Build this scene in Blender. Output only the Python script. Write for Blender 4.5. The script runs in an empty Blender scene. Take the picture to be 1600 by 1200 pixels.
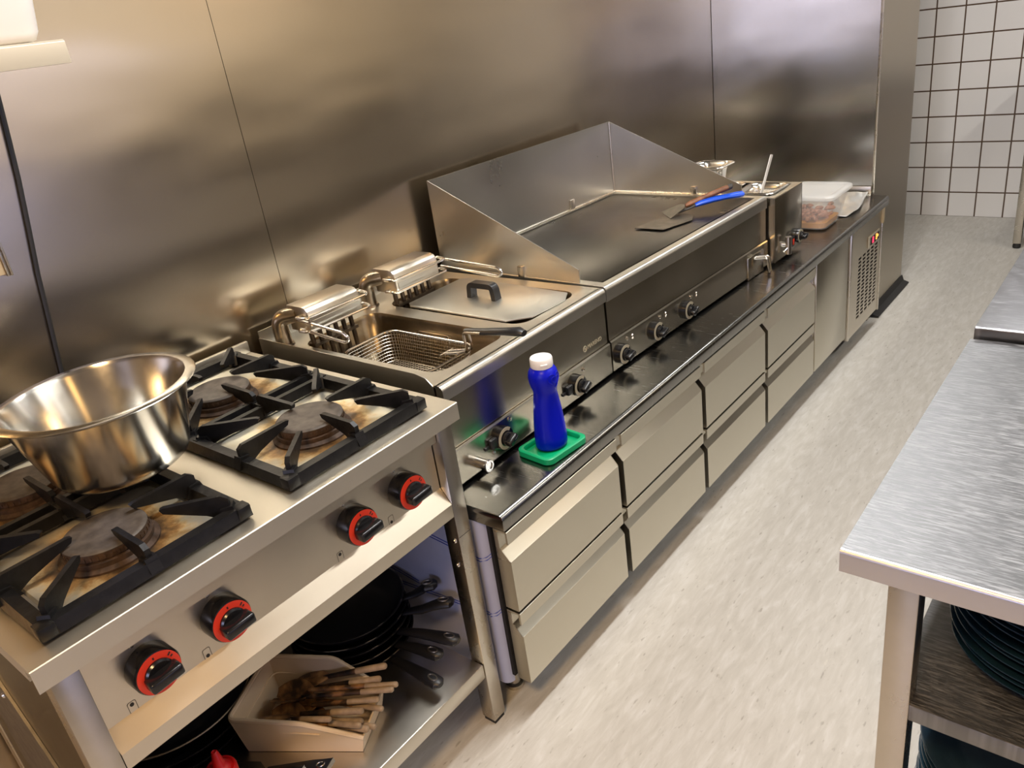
import bpy, bmesh, math, random
from mathutils import Vector, Matrix
PI = math.pi
random.seed(7)
SC = bpy.context.scene
COL = SC.collection
V = Vector

# ------------------------------------------------------------------ materials
MATS = {}
def new_mat(name):
    m = bpy.data.materials.new(name); m.use_nodes = True
    nt = m.node_tree
    return m, nt, nt.nodes['Principled BSDF']

def N(nt, kind, **kw):
    n = nt.nodes.new(kind)
    for k, v in kw.items():
        if k in n.inputs: n.inputs[k].default_value = v
        else: setattr(n, k, v)
    return n

def coords(nt, scale=(1, 1, 1), rot=(0, 0, 0), loc=(0, 0, 0)):
    # world position: stays put on every surface whatever object it belongs to
    g = nt.nodes.new('ShaderNodeNewGeometry')
    mp = nt.nodes.new('ShaderNodeMapping')
    mp.inputs['Scale'].default_value = scale
    mp.inputs['Rotation'].default_value = rot
    mp.inputs['Location'].default_value = loc
    nt.links.new(g.outputs['Position'], mp.inputs['Vector'])
    return mp.outputs['Vector']

def ramp(nt, fac, stops):
    r = nt.nodes.new('ShaderNodeValToRGB')
    e = r.color_ramp.elements
    while len(e) < len(stops): e.new(0.5)
    for el, (p, c) in zip(e, stops):
        el.position = p; el.color = (c[0], c[1], c[2], 1) if len(c) == 3 else c
    nt.links.new(fac, r.inputs['Fac'])
    return r.outputs['Color']

def plain(name, col, rough=0.5, metal=0.0, spec=0.5, coat=0.0, noise=0.0, nscale=40, bump=0.0, emit=None, es=0.0):
    m, nt, p = new_mat(name)
    p.inputs['Base Color'].default_value = (*col, 1)
    p.inputs['Roughness'].default_value = rough
    p.inputs['Metallic'].default_value = metal
    p.inputs['Specular IOR Level'].default_value = spec
    p.inputs['Coat Weight'].default_value = coat
    if noise or bump:
        n = N(nt, 'ShaderNodeTexNoise', Scale=nscale, Detail=4.0)
        nt.links.new(coords(nt), n.inputs['Vector'])
        if noise:
            c = ramp(nt, n.outputs['Fac'], [(0.3, [x * (1 - noise) for x in col]), (0.7, [min(1, x * (1 + noise)) for x in col])])
            nt.links.new(c, p.inputs['Base Color'])
        if bump:
            b = N(nt, 'ShaderNodeBump', Strength=bump, Distance=0.002)
            nt.links.new(n.outputs['Fac'], b.inputs['Height']); nt.links.new(b.outputs['Normal'], p.inputs['Normal'])
    if emit:
        p.inputs['Emission Color'].default_value = (*emit, 1); p.inputs['Emission Strength'].default_value = es
    MATS[name] = m
    return m

def steel(name, col=(0.60, 0.57, 0.53), rough=0.3, grain='y', aniso=0.5, streak=0.06, wave=0.0, wscale=2.0, rvar=0.03, smudge=3.0):
    """brushed stainless sheet; grain is the direction highlights are drawn out along"""
    m, nt, p = new_mat(name)
    p.inputs['Metallic'].default_value = 1.0
    ax = {'x': 0, 'y': 1, 'z': 2}[grain]
    t = [0.13, 0.17, 0.21]; t[ax] = 1
    if aniso:
        tv = N(nt, 'ShaderNodeCombineXYZ', X=t[0], Y=t[1], Z=t[2])
        nt.links.new(tv.outputs[0], p.inputs['Tangent'])
        p.inputs['Anisotropic'].default_value = aniso
    n1 = N(nt, 'ShaderNodeTexNoise', Scale=smudge, Detail=5.0, Roughness=0.6)
    nt.links.new(coords(nt), n1.inputs['Vector'])
    lo = [c * (1 - streak) for c in col]; hi = [min(1, c * (1 + streak)) for c in col]
    nt.links.new(ramp(nt, n1.outputs['Fac'], [(0.3, lo), (0.7, hi)]), p.inputs['Base Color'])
    mr = N(nt, 'ShaderNodeMapRange')
    mr.inputs['From Min'].default_value = 0.3; mr.inputs['From Max'].default_value = 0.7
    mr.inputs['To Min'].default_value = max(0.03, rough - rvar); mr.inputs['To Max'].default_value = rough + rvar
    nt.links.new(n1.outputs['Fac'], mr.inputs['Value'])
    nt.links.new(mr.outputs[0], p.inputs['Roughness'])
    if wave:
        w = N(nt, 'ShaderNodeTexNoise', Scale=wscale, Detail=1.5)
        sw = [1, 1, 1]; sw[ax] = 0.35
        nt.links.new(coords(nt, tuple(sw)), w.inputs['Vector'])
        b = N(nt, 'ShaderNodeBump', Strength=1.0, Distance=wave)
        nt.links.new(w.outputs['Fac'], b.inputs['Height'])
        nt.links.new(b.outputs['Normal'], p.inputs['Normal'])
    MATS[name] = m
    return m

def scratched(name, col, dirs, rough=0.34, amount=1.0, base=0.75):
    """worn table top: short bright scratches lying in several directions over grey steel"""
    m, nt, p = new_mat(name)
    p.inputs['Metallic'].default_value = 1.0
    acc = None
    for i, (ang, sx, sy, lo, hi) in enumerate(dirs):
        n = N(nt, 'ShaderNodeTexNoise', Scale=1.0, Detail=3.0, Distortion=0.6)
        nt.links.new(coords(nt, (sx, sy, 1), (0, 0, ang), (i * 3.1, i * 1.7, 0)), n.inputs['Vector'])
        mr = N(nt, 'ShaderNodeMapRange')
        mr.inputs['From Min'].default_value = lo; mr.inputs['From Max'].default_value = hi
        nt.links.new(n.outputs['Fac'], mr.inputs['Value'])
        if acc is None: acc = mr.outputs[0]
        else:
            a = N(nt, 'ShaderNodeMath', operation='MAXIMUM')
            nt.links.new(acc, a.inputs[0]); nt.links.new(mr.outputs[0], a.inputs[1]); acc = a.outputs[0]
    big = N(nt, 'ShaderNodeTexNoise', Scale=5.0, Detail=5.0)
    nt.links.new(coords(nt), big.inputs['Vector'])
    bm_ = N(nt, 'ShaderNodeMapRange')
    bm_.inputs['From Min'].default_value = 0.3; bm_.inputs['From Max'].default_value = 0.7
    bm_.inputs['To Min'].default_value = 0.35; bm_.inputs['To Max'].default_value = 1.0
    nt.links.new(big.outputs['Fac'], bm_.inputs['Value'])
    mul = N(nt, 'ShaderNodeMath', operation='MULTIPLY')
    nt.links.new(acc, mul.inputs[0]); nt.links.new(bm_.outputs[0], mul.inputs[1])
    nt.links.new(ramp(nt, mul.outputs[0], [(0.0, [c * base for c in col]), (1.0, [min(1, c * 1.35) for c in col])]), p.inputs['Base Color'])
    mr = N(nt, 'ShaderNodeMapRange')
    mr.inputs['To Min'].default_value = rough; mr.inputs['To Max'].default_value = min(0.9, rough + 0.25)
    nt.links.new(mul.outputs[0], mr.inputs['Value']); nt.links.new(mr.outputs[0], p.inputs['Roughness'])
    b = N(nt, 'ShaderNodeBump', Strength=0.35 * amount, Distance=0.0008)
    nt.links.new(acc, b.inputs['Height']); nt.links.new(b.outputs['Normal'], p.inputs['Normal'])
    MATS[name] = m
    return m

STEEL = (0.61, 0.57, 0.49)
steel('wall_steel', (0.60, 0.52, 0.405), 0.235, 'y', 0.5, 0.05, wave=0.011, wscale=3.0, smudge=1.5)
steel('end_steel', (0.60, 0.60, 0.59), 0.20, 'x', 0.5, 0.04, wave=0.006, wscale=2.5)
steel('side_steel', (0.46, 0.41, 0.33), 0.34, 'y', 0.3, 0.04)
steel('panel_steel', STEEL, 0.30, 'z', 0.4)
steel('appliance_steel', (0.50, 0.46, 0.385), 0.22, 'z', 0.3)
steel('deck_steel', (0.62, 0.60, 0.54), 0.36, 'y', 0.2)
steel('drawer_steel', (0.63, 0.595, 0.50), 0.32, 'z', 0.4, 0.03)
steel('range_steel', (0.64, 0.585, 0.49), 0.32, 'z', 0.3)
steel('range_top_steel', (0.66, 0.62, 0.53), 0.46, 'y', 0.2)
steel('leg_steel', (0.58, 0.54, 0.47), 0.28, 'z', 0.4, 0.08, smudge=8)
steel('guard_steel', (0.64, 0.63, 0.60), 0.30, 'z', 0.3, 0.03, wave=0.0015, wscale=3)
steel('basin_steel', (0.27, 0.21, 0.13), 0.30, 'z', 0.2, 0.25, smudge=12)
plain('bright_wire', (0.72, 0.69, 0.64), 0.18, 1.0)
plain('chrome', (0.78, 0.78, 0.80), 0.08, 1.0)
plain('dull_steel', (0.20, 0.18, 0.15), 0.45, 1.0, noise=0.2)
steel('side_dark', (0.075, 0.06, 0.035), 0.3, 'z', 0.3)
plain('dark_metal', (0.05, 0.045, 0.04), 0.55, 0.3)
plain('screw_metal', (0.72, 0.70, 0.66), 0.22, 1.0)
steel('bowl_steel', (0.60, 0.575, 0.525), 0.20, 'z', 0.5, 0.12, rvar=0.05, smudge=9)
scratched('counter_top_steel', (0.30, 0.295, 0.275), [(0.35, 7, 260, 0.64, 0.84), (-0.5, 9, 300, 0.66, 0.86), (1.2, 8, 280, 0.67, 0.88)], 0.22, 0.12, 0.86)
scratched('table_top_steel', (0.32, 0.322, 0.33), [(-0.10, 26, 250, 0.50, 0.68), (0.55, 34, 270, 0.55, 0.72), (-0.65, 30, 260, 0.55, 0.72), (1.25, 36, 300, 0.60, 0.76)], 0.42, 0.45, 0.66)
scratched('far_table_steel', (0.32, 0.32, 0.335), [(-0.10, 26, 250, 0.56, 0.74), (0.55, 30, 270, 0.58, 0.76), (-0.9, 30, 260, 0.60, 0.78)], 0.30, 0.35, 0.74)
steel('lid_steel', (0.70, 0.69, 0.635), 0.38, 'y', 0.2)
steel('table_edge_steel', (0.60, 0.58, 0.59), 0.42, 'x', 0.3)
steel('griddle_plate_steel', (0.095, 0.088, 0.076), 0.30, 'y', 0.2, 0.08, rvar=0.03, smudge=5)
plain('cast_iron', (0.0045, 0.0045, 0.005), 0.42, 0.0, 0.32, noise=0.5, nscale=60, bump=0.4)
plain('burner_cap_iron', (0.085, 0.072, 0.062), 0.55, 0.35, noise=0.35, nscale=50, bump=0.3)
plain('burner_base_rust', (0.055, 0.032, 0.02), 0.6, 0.3, noise=0.5, nscale=70, bump=0.4)
plain('knob_black', (0.006, 0.006, 0.007), 0.2, 0.0, 0.5)
plain('dial_red', (0.62, 0.035, 0.012), 0.42)
plain('dial_cream', (0.42, 0.38, 0.28), 0.4, 0.2)
plain('mark_black', (0.01, 0.01, 0.01), 0.5)
plain('black_plastic', (0.012, 0.012, 0.013), 0.35)
plain('pan_black', (0.010, 0.010, 0.011), 0.35, 0.0, 0.5, noise=0.3)
plain('pan_handle_black', (0.007, 0.007, 0.009), 0.42)
plain('tub_plastic', (0.74, 0.60, 0.43), 0.42, noise=0.03, nscale=12)
plain('bottle_blue', (0.0, 0.005, 0.46), 0.34, 0.0, 0.3)
plain('cap_white', (0.85, 0.83, 0.80), 0.35)
plain('tray_green', (0.0, 0.33, 0.13), 0.35)
plain('ketchup_red', (0.60, 0.012, 0.015), 0.3)
plain('film_white', (0.36, 0.385, 0.53), 0.32, 0.0, 0.5, noise=0.06, nscale=9, bump=0.3)
plain('film_blue', (0.02, 0.05, 0.36), 0.4)
plain('rubber_black', (0.02, 0.019, 0.018), 0.7)
plain('cable_black', (0.010, 0.010, 0.011), 0.5)
plain('socket_beige', (0.55, 0.44, 0.28), 0.45)
plain('shelf_cream', (0.60, 0.55, 0.44), 0.35, 0.2)
plain('white_tub', (0.84, 0.80, 0.76), 0.35)
plain('plate_navy', (0.008, 0.026, 0.044), 0.22, 0.0, 0.6, coat=0.4)
plain('handle_blue', (0.004, 0.075, 0.62), 0.35)
plain('led_red', (0.25, 0.01, 0.02), 0.4, emit=(1.0, 0.03, 0.08), es=2.2)
plain('led_amber', (0.3, 0.1, 0.02), 0.4, emit=(1.0, 0.28, 0.05), es=2.2)
plain('basket_wire', (0.40, 0.36, 0.29), 0.32, 1.0)
plain('oil_dark', (0.016, 0.008, 0.003), 0.08, 0.0, 0.6)
plain('brown_heat', (0.42, 0.35, 0.26), 0.28, 1.0, noise=0.3, nscale=30)
plain('element_bar', (0.10, 0.075, 0.05), 0.4, 0.8, noise=0.4, nscale=40)
plain('worn_metal', (0.42, 0.36, 0.28), 0.5, 0.4)
plain('spoon_handle_pale', (0.30, 0.215, 0.135), 0.6, noise=0.25, nscale=60)
plain('plaster_white', (0.74, 0.64, 0.485), 0.7)
plain('ceiling_grey', (0.22, 0.20, 0.165), 0.8)
plain('backdrop_brown', (0.07, 0.057, 0.042), 0.6)  # for unseen dark surfaces added to tone down reflections
plain('dark_void', (0.006, 0.005, 0.005), 0.8)
plain('meat_brown', (0.50, 0.22, 0.12), 0.5, noise=0.5, nscale=70)
plain('sauce_orange', (0.68, 0.30, 0.03), 0.25)
plain('foil_white', (0.66, 0.655, 0.63), 0.36, 0.7, noise=0.06, nscale=20)

def wood(name, a, b, c):
    m, nt, p = new_mat(name)
    n = N(nt, 'ShaderNodeTexNoise', Scale=34.0, Detail=5.0)
    nt.links.new(coords(nt, (1, 1, 1)), n.inputs['Vector'])
    nt.links.new(ramp(nt, n.outputs['Fac'], [(0.38, a), (0.55, b), (0.68, c)]), p.inputs['Base Color'])
    p.inputs['Roughness'].default_value = 0.5
    MATS[name] = m
wood('spoon_wood', (0.035, 0.018, 0.008), (0.24, 0.11, 0.035), (0.42, 0.22, 0.075))
wood('spoon_burnt', (0.006, 0.004, 0.003), (0.05, 0.026, 0.012), (0.24, 0.12, 0.05))
wood('scraper_wood', (0.13, 0.045, 0.018), (0.22, 0.085, 0.035), (0.30, 0.12, 0.05))

def clear(name, col, rough, trans):
    m, nt, p = new_mat(name)
    p.inputs['Base Color'].default_value = (*col, 1); p.inputs['Roughness'].default_value = rough
    p.inputs['Alpha'].default_value = trans
    MATS[name] = m
clear('milky_plastic', (0.80, 0.80, 0.79), 0.25, 0.20)
clear('milky_lid', (0.82, 0.82, 0.80), 0.30, 0.42)

def floor_mat():
    m, nt, p = new_mat('vinyl_floor')
    a = N(nt, 'ShaderNodeTexNoise', Scale=1.0, Detail=5.0, Roughness=0.6, Distortion=0.5)
    nt.links.new(coords(nt, (52, 11, 1), (0, 0, 0.22)), a.inputs['Vector'])
    b = N(nt, 'ShaderNodeTexNoise', Scale=1.0, Detail=3.0)
    nt.links.new(coords(nt, (95, 26, 1), (0, 0, 0.12), (4, 2, 0)), b.inputs['Vector'])
    base = ramp(nt, a.outputs['Fac'], [(0.30, (0.49, 0.465, 0.415)), (0.52, (0.55, 0.525, 0.475)), (0.72, (0.62, 0.60, 0.56))])
    spots = ramp(nt, b.outputs['Fac'], [(0.27, (0.60, 0.57, 0.54)), (0.36, (1, 1, 1)), (0.66, (1, 1, 1)), (0.74, (1.12, 1.12, 1.1))])
    mul = N(nt, 'ShaderNodeMix', data_type='RGBA', blend_type='MULTIPLY')
    mul.inputs[0].default_value = 0.75
    nt.links.new(base, mul.inputs[6]); nt.links.new(spots, mul.inputs[7])
    nt.links.new(mul.outputs[2], p.inputs['Base Color'])
    p.inputs['Roughness'].default_value = 0.42
    bu = N(nt, 'ShaderNodeBump', Strength=0.12, Distance=0.002)
    nt.links.new(a.outputs['Fac'], bu.inputs['Height']); nt.links.new(bu.outputs['Normal'], p.inputs['Normal'])
    MATS['vinyl_floor'] = m
floor_mat()

def tile_mat():
    m, nt, p = new_mat('wall_tile')
    T = 0.1567
    g = nt.nodes.new('ShaderNodeNewGeometry')
    sp = nt.nodes.new('ShaderNodeSeparateXYZ'); nt.links.new(g.outputs['Position'], sp.inputs[0])
    cb = nt.nodes.new('ShaderNodeCombineXYZ')
    ax = N(nt, 'ShaderNodeMath', operation='SUBTRACT'); ax.inputs[1].default_value = 0.523 - 10 * T + 0.002
    az = N(nt, 'ShaderNodeMath', operation='SUBTRACT'); az.inputs[1].default_value = 0.152 - 10 * T + 0.002
    nt.links.new(sp.outputs['X'], ax.inputs[0]); nt.links.new(sp.outputs['Z'], az.inputs[0])
    nt.links.new(ax.outputs[0], cb.inputs[0]); nt.links.new(az.outputs[0], cb.inputs[1])
    br = nt.nodes.new('ShaderNodeTexBrick')
    br.offset = 0.0; br.squash = 1.0
    br.inputs['Scale'].default_value = 1.0
    br.inputs['Brick Width'].default_value = T; br.inputs['Row Height'].default_value = T
    br.inputs['Mortar Size'].default_value = 0.0045; br.inputs['Mortar Smooth'].default_value = 0.2
    br.inputs['Color1'].default_value = (0.84, 0.82, 0.79, 1); br.inputs['Color2'].default_value = (0.81, 0.785, 0.755, 1)
    br.inputs['Mortar'].default_value = (0.10, 0.06, 0.035, 1)
    nt.links.new(cb.outputs[0], br.inputs['Vector'])
    nt.links.new(br.outputs['Color'], p.inputs['Base Color'])
    p.inputs['Roughness'].default_value = 0.3
    b = N(nt, 'ShaderNodeBump', Strength=0.5, Distance=0.003, invert=True)
    nt.links.new(br.outputs['Fac'], b.inputs['Height']); nt.links.new(b.outputs['Normal'], p.inputs['Normal'])
    MATS['wall_tile'] = m
tile_mat()

def burner_pan_mat(centres):
    """pressed steel spill tray, burnt brown in a ragged ring about each burner"""
    m, nt, p = new_mat('burner_tray')
    g = nt.nodes.new('ShaderNodeNewGeometry')
    acc = None
    for c in centres:
        d = N(nt, 'ShaderNodeVectorMath', operation='DISTANCE')
        d.inputs[1].default_value = (c[0], c[1], 0.873)
        nt.links.new(g.outputs['Position'], d.inputs[0])
        if acc is None: acc = d.outputs['Value']
        else:
            mn = N(nt, 'ShaderNodeMath', operation='MINIMUM')
            nt.links.new(acc, mn.inputs[0]); nt.links.new(d.outputs['Value'], mn.inputs[1]); acc = mn.outputs[0]
    n = N(nt, 'ShaderNodeTexNoise', Scale=26.0, Detail=7.0, Roughness=0.7)
    nt.links.new(g.outputs['Position'], n.inputs['Vector'])
    ma = N(nt, 'ShaderNodeMath', operation='MULTIPLY_ADD'); ma.inputs[1].default_value = 0.11; 
    nt.links.new(n.outputs['Fac'], ma.inputs[0]); nt.links.new(acc, ma.inputs[2])
    mr = N(nt, 'ShaderNodeMapRange')
    mr.inputs['From Min'].default_value = 0.10; mr.inputs['From Max'].default_value = 0.21
    nt.links.new(ma.outputs[0], mr.inputs['Value'])
    nt.links.new(ramp(nt, mr.outputs[0], [(0.0, (0.02, 0.014, 0.010)), (0.30, (0.07, 0.042, 0.02)), (0.46, (0.26, 0.15, 0.055)), (0.60, (0.52, 0.38, 0.19)), (0.8, (0.60, 0.55, 0.42)), (1.0, (0.58, 0.56, 0.48))]), p.inputs['Base Color'])
    mt = N(nt, 'ShaderNodeMapRange')
    mt.inputs['From Min'].default_value = 0.3; mt.inputs['From Max'].default_value = 0.9
    mt.inputs['To Min'].default_value = 0.1; mt.inputs['To Max'].default_value = 0.85
    nt.links.new(mr.outputs[0], mt.inputs['Value']); nt.links.new(mt.outputs[0], p.inputs['Metallic'])
    p.inputs['Roughness'].default_value = 0.42
    MATS['burner_tray'] = m

# ------------------------------------------------------------------ geometry helpers
class B:
    """collects shapes into one bmesh"""
    def __init__(s): s.bm = bmesh.new()
    def _keep(s, before):
        return [v for v in s.bm.verts if v not in before]
    def box(s, x0, x1, y0, y1, z0, z1, bev=0.0, seg=2, M=None):
        vs = [s.bm.verts.new((x, y, z)) for x in (x0, x1) for y in (y0, y1) for z in (z0, z1)]
        F = [(0, 1, 3, 2), (4, 6, 7, 5), (0, 4, 5, 1), (2, 3, 7, 6), (0, 2, 6, 4), (1, 5, 7, 3)]
        fs = [s.bm.faces.new([vs[i] for i in f]) for f in F]
        if bev > 0:
            es = list({e for f in fs for e in f.edges})
            r = bmesh.ops.bevel(s.bm, geom=es, offset=bev, segments=seg, affect='EDGES', profile=0.5)
            vs = list({v for f in r['faces'] for v in f.verts} | {v for v in vs if v.is_valid})
        if M:
            for v in vs: v.co = M @ v.co
        return s
    def prism(s, pts, axis, a, b, M=None, bev=0.0):
        """polygon extruded along an axis; pts are the two other coordinates in x,y,z order"""
        def mk(p, t):
            c = list(p); c.insert({'x': 0, 'y': 1, 'z': 2}[axis], t); return c
        A = [s.bm.verts.new(mk(p, a)) for p in pts]; C = [s.bm.verts.new(mk(p, b)) for p in pts]
        n = len(pts)
        fs = [s.bm.faces.new(A[::-1]), s.bm.faces.new(C)]
        for i in range(n): fs.append(s.bm.faces.new([A[i], A[(i + 1) % n], C[(i + 1) % n], C[i]]))
        vs = A + C
        if bev > 0:
            es = list({e for f in fs for e in f.edges})
            r = bmesh.ops.bevel(s.bm, geom=es, offset=bev, segments=2, affect='EDGES', profile=0.5)
            vs = list({v for f in r['faces'] for v in f.verts} | {v for v in vs if v.is_valid})
        if M:
            for v in vs: v.co = M @ v.co
        return s
    def tube(s, pts, r, seg=8, closed=False, caps=True):
        pts = [V(p) for p in pts]; n = len(pts)
        rs = r if isinstance(r, (list, tuple)) else [r] * n
        rings = []; ref = None
        for i, p in enumerate(pts):
            a = pts[(i - 1) % n] if (i > 0 or closed) else p
            b = pts[(i + 1) % n] if (i < n - 1 or closed) else p
            t = (b - a)
            if t.length < 1e-9: t = V((0, 0, 1))
            t.normalize()
            if ref is None: ref = V((0, 0, 1)) if abs(t.z) < 0.9 else V((1, 0, 0))
            u = t.cross(ref)
            if u.length < 1e-6: u = t.orthogonal()
            u.normalize(); w = u.cross(t); ref = w
            rings.append([s.bm.verts.new(p + (u * math.cos(2 * PI * k / seg) + w * math.sin(2 * PI * k / seg)) * rs[i]) for k in range(seg)])
        m = n if closed else n - 1
        for i in range(m):
            R0, R1 = rings[i], rings[(i + 1) % n]
            for k in range(seg): s.bm.faces.new([R0[k], R0[(k + 1) % seg], R1[(k + 1) % seg], R1[k]])
        if caps and not closed:
            s.bm.faces.new(rings[0][::-1]); s.bm.faces.new(rings[-1])
        return s
    def lathe(s, prof, c=(0, 0, 0), axis='z', seg=40, sx=1.0, sy=1.0, M=None, shape=None):
        """(r, h) profile spun about an axis through c; r = 0 closes it"""
        rings = []; vs = []
        def P(r, h, k):
            a = 2 * PI * k / seg
            q = (r * math.cos(a) * sx, r * math.sin(a) * sy)
            if shape: q = shape(r, h, a)
            return {'z': (q[0], q[1], h), 'x': (h, q[0], q[1]), 'y': (q[0], h, q[1])}[axis]
        for (r, h) in prof:
            if r <= 1e-7: rg = [s.bm.verts.new(V(P(0, h, 0)) + V(c))]
            else: rg = [s.bm.verts.new(V(P(r, h, k)) + V(c)) for k in range(seg)]
            rings.append(rg); vs += rg
        for A, C in zip(rings[:-1], rings[1:]):
            if len(A) == 1 and len(C) == 1: continue
            for k in range(seg):
                k2 = (k + 1) % seg
                if len(A) == 1: f = [A[0], C[k2], C[k]]
                elif len(C) == 1: f = [A[k], A[k2], C[0]]
                else: f = [A[k], A[k2], C[k2], C[k]]
                s.bm.faces.new(f)
        if M:
            for v in vs: v.co = M @ v.co
        return s
    def loft(s, loops, cap0=True, cap1=True):
        rings = [[s.bm.verts.new(p) for p in L] for L in loops]
        n = len(rings[0])
        for A, C in zip(rings[:-1], rings[1:]):
            for k in range(n): s.bm.faces.new([A[k], A[(k + 1) % n], C[(k + 1) % n], C[k]])
        if cap0: s.bm.faces.new(rings[0][::-1])
        if cap1: s.bm.faces.new(rings[-1])
        return s
    def sheet(s, fn, nu, nv):
        g = [[s.bm.verts.new(fn(i / nu, j / nv)) for j in range(nv + 1)] for i in range(nu + 1)]
        for i in range(nu):
            for j in range(nv): s.bm.faces.new([g[i][j], g[i + 1][j], g[i + 1][j + 1], g[i][j + 1]])
        return s
    def disc(s, c, r, axis, h, seg=32):
        return s.lathe([(0, 0), (r, 0), (r, h), (0, h)], c, axis, seg)
    def xf(s, M):
        for v in s.bm.verts: v.co = M @ v.co
        return s

def rrect(x0, x1, y0, y1, r, n=5):
    P = []
    for (cx, cy, a0) in ((x1 - r, y0 + r, -PI / 2), (x1 - r, y1 - r, 0), (x0 + r, y1 - r, PI / 2), (x0 + r, y0 + r, PI)):
        for k in range(n + 1):
            a = a0 + PI / 2 * k / n
            P.append((cx + r * math.cos(a), cy + r * math.sin(a)))
    return P

def arc_path(pts, r, n=5):
    """polyline with its inner corners rounded"""
    pts = [V(p) for p in pts]; out = [pts[0]]
    for a, b, c in zip(pts[:-2], pts[1:-1], pts[2:]):
        d1 = (a - b).normalized(); d2 = (c - b).normalized()
        rr = min(r, (a - b).length * 0.49, (c - b).length * 0.49)
        p0 = b + d1 * rr; p2 = b + d2 * rr
        for k in range(n + 1):
            t = k / n
            out.append(p0 * (1 - t) ** 2 + b * 2 * t * (1 - t) + p2 * t * t)
    out.append(pts[-1]); return out

# ------------------------------------------------------------------ object helpers
def smooth(me, ang=0.6):
    for p in me.polygons: p.use_smooth = True
    me.set_sharp_from_angle(angle=ang)

def root_of(o):
    while o.parent: o = o.parent
    return o

def obj(name, b, mat, parent=None, local=False, ang=0.6, recalc=True, solid=0.0):
    bm = b.bm if isinstance(b, B) else b
    if recalc: bmesh.ops.recalc_face_normals(bm, faces=bm.faces[:])
    me = bpy.data.meshes.new(name)
    bm.to_mesh(me); bm.free()
    o = bpy.data.objects.new(name, me); COL.objects.link(o)
    me.materials.append(MATS[mat])
    smooth(me, ang)
    if parent is not None:
        o.parent = parent
        if not local:
            r = root_of(parent)
            me.transform(Matrix.LocRotScale(r.location, r.rotation_euler, None).inverted())
    if solid:
        md = o.modifiers.new('Solidify', 'SOLIDIFY'); md.thickness = solid; md.offset = 0
    return o

def each(name, mat, parent, *boxes):
    for b in boxes: obj(name, B().box(*b), mat, parent)

def settle(o):
    """origin of a one-mesh thing to the middle of its base"""
    vs = [v.co for v in o.data.vertices]
    c = V(((min(v.x for v in vs) + max(v.x for v in vs)) / 2, (min(v.y for v in vs) + max(v.y for v in vs)) / 2, min(v.z for v in vs)))
    o.data.transform(Matrix.Translation(-c)); o.location = c
    return o

def tag(o, label, cat, group=None, kind=None):
    if label: o['label'] = label
    if cat: o['category'] = cat
    if group: o['group'] = group
    if kind: o['kind'] = kind
    return o

def thing(name, loc, label, cat, group=None, rz=0.0):
    o = bpy.data.objects.new(name, None); COL.objects.link(o)
    o.location = loc; o.rotation_euler = (0, 0, rz); o.empty_display_size = 0.05
    return tag(o, label, cat, group)

def struct(name, b, mat, label=None, cat=None, **k):
    o = obj(name, b, mat, **k); o['kind'] = 'structure'
    if label: o['label'] = label
    if cat: o['category'] = cat
    return o

def copy_thing(o, loc, rot=None, label=None, group=None, scale=None):
    def rec(src, par):
        c = src.copy(); COL.objects.link(c); c.parent = par
        for ch in [k for k in bpy.data.objects if k.parent == src]: rec(ch, c)
        return c
    c = rec(o, None)
    c.location = loc
    if rot is not None: c.rotation_euler = rot
    if scale is not None: c.scale = scale
    if label: c['label'] = label
    if group: c['group'] = group
    return c

def text_bm(txt, size, M, depth=0.0006):
    cu = bpy.data.curves.new('txt', 'FONT'); cu.body = txt; cu.size = size; cu.extrude = depth
    cu.align_x = 'LEFT'; cu.align_y = 'CENTER'
    ob = bpy.data.objects.new('txt', cu); COL.objects.link(ob)
    bpy.context.view_layer.update()
    me = bpy.data.meshes.new_from_object(ob.evaluated_get(bpy.context.evaluated_depsgraph_get()))
    bpy.data.objects.remove(ob); bpy.data.curves.remove(cu)
    b = B(); b.bm.from_mesh(me); bpy.data.meshes.remove(me)
    return b.xf(M)

# text standing on a plane facing +x, reading along +y
FACE_X = Matrix(((0, 0, 1, 0), (1, 0, 0, 0), (0, 1, 0, 0), (0, 0, 0, 1)))
# ================================================================== THE ROOM
XR, YB, YF, ZC = 3.6, -3.2, 4.907, 2.6
struct('floor', B().box(-0.1, XR + .1, YB - .1, YF + .1, -0.06, 0.0), 'vinyl_floor', 'beige speckled vinyl floor of the aisle', 'floor')
struct('ceiling', B().box(-0.1, XR + .1, YB - .1, YF + .1, ZC, ZC + .06), 'ceiling_grey', 'plain ceiling above the kitchen', 'ceiling')
wl = B()
SEAM = 0.377
for (a, b_) in ((YB, -2.05), (-2.0485, SEAM - .0008), (SEAM + .0008, 2.981)):
    wl.box(-0.012, 0.0, a, b_, 0, ZC)
struct('wall_left', wl, 'wall_steel', 'brushed steel clad wall behind the cooking line', 'wall')
o = struct('wall_backing', B().box(-0.1, -0.013, YB, YF, 0, ZC), 'dull_steel'); o.name = 'wall_left_core'
o['label'] = 'dark core of the wall behind the steel cladding'; o['category'] = 'wall'
struct('wall_far', B().box(-0.1, XR + .1, YF, YF + .1, 0, ZC), 'wall_tile', 'far wall of square beige tiles with brown grout', 'wall')
struct('wall_right', B().box(XR, XR + .1, YB, YF, 0, ZC), 'plaster_white', 'pale wall on the right side of the kitchen', 'wall')
struct('backdrop_right', B().box(XR - .02, XR - .001, YB + .001, YF - .001, 0.001, 1.22), 'backdrop_brown', 'added dark dado along the right wall', 'backdrop')  # unseen dark band, added to darken the lower reflections in the steel wall
struct('backdrop_rear', B().box(0.001, XR - .021, YB + .001, YB + .02, 0.001, 1.0), 'backdrop_brown', 'added dark dado behind the viewer', 'backdrop')  # added like the right one, keeps low reflections dark
struct('wall_back', B().box(-0.1, XR + .1, YB - .1, YB, 0, ZC), 'plaster_white', 'pale wall behind the viewer', 'wall')
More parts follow.
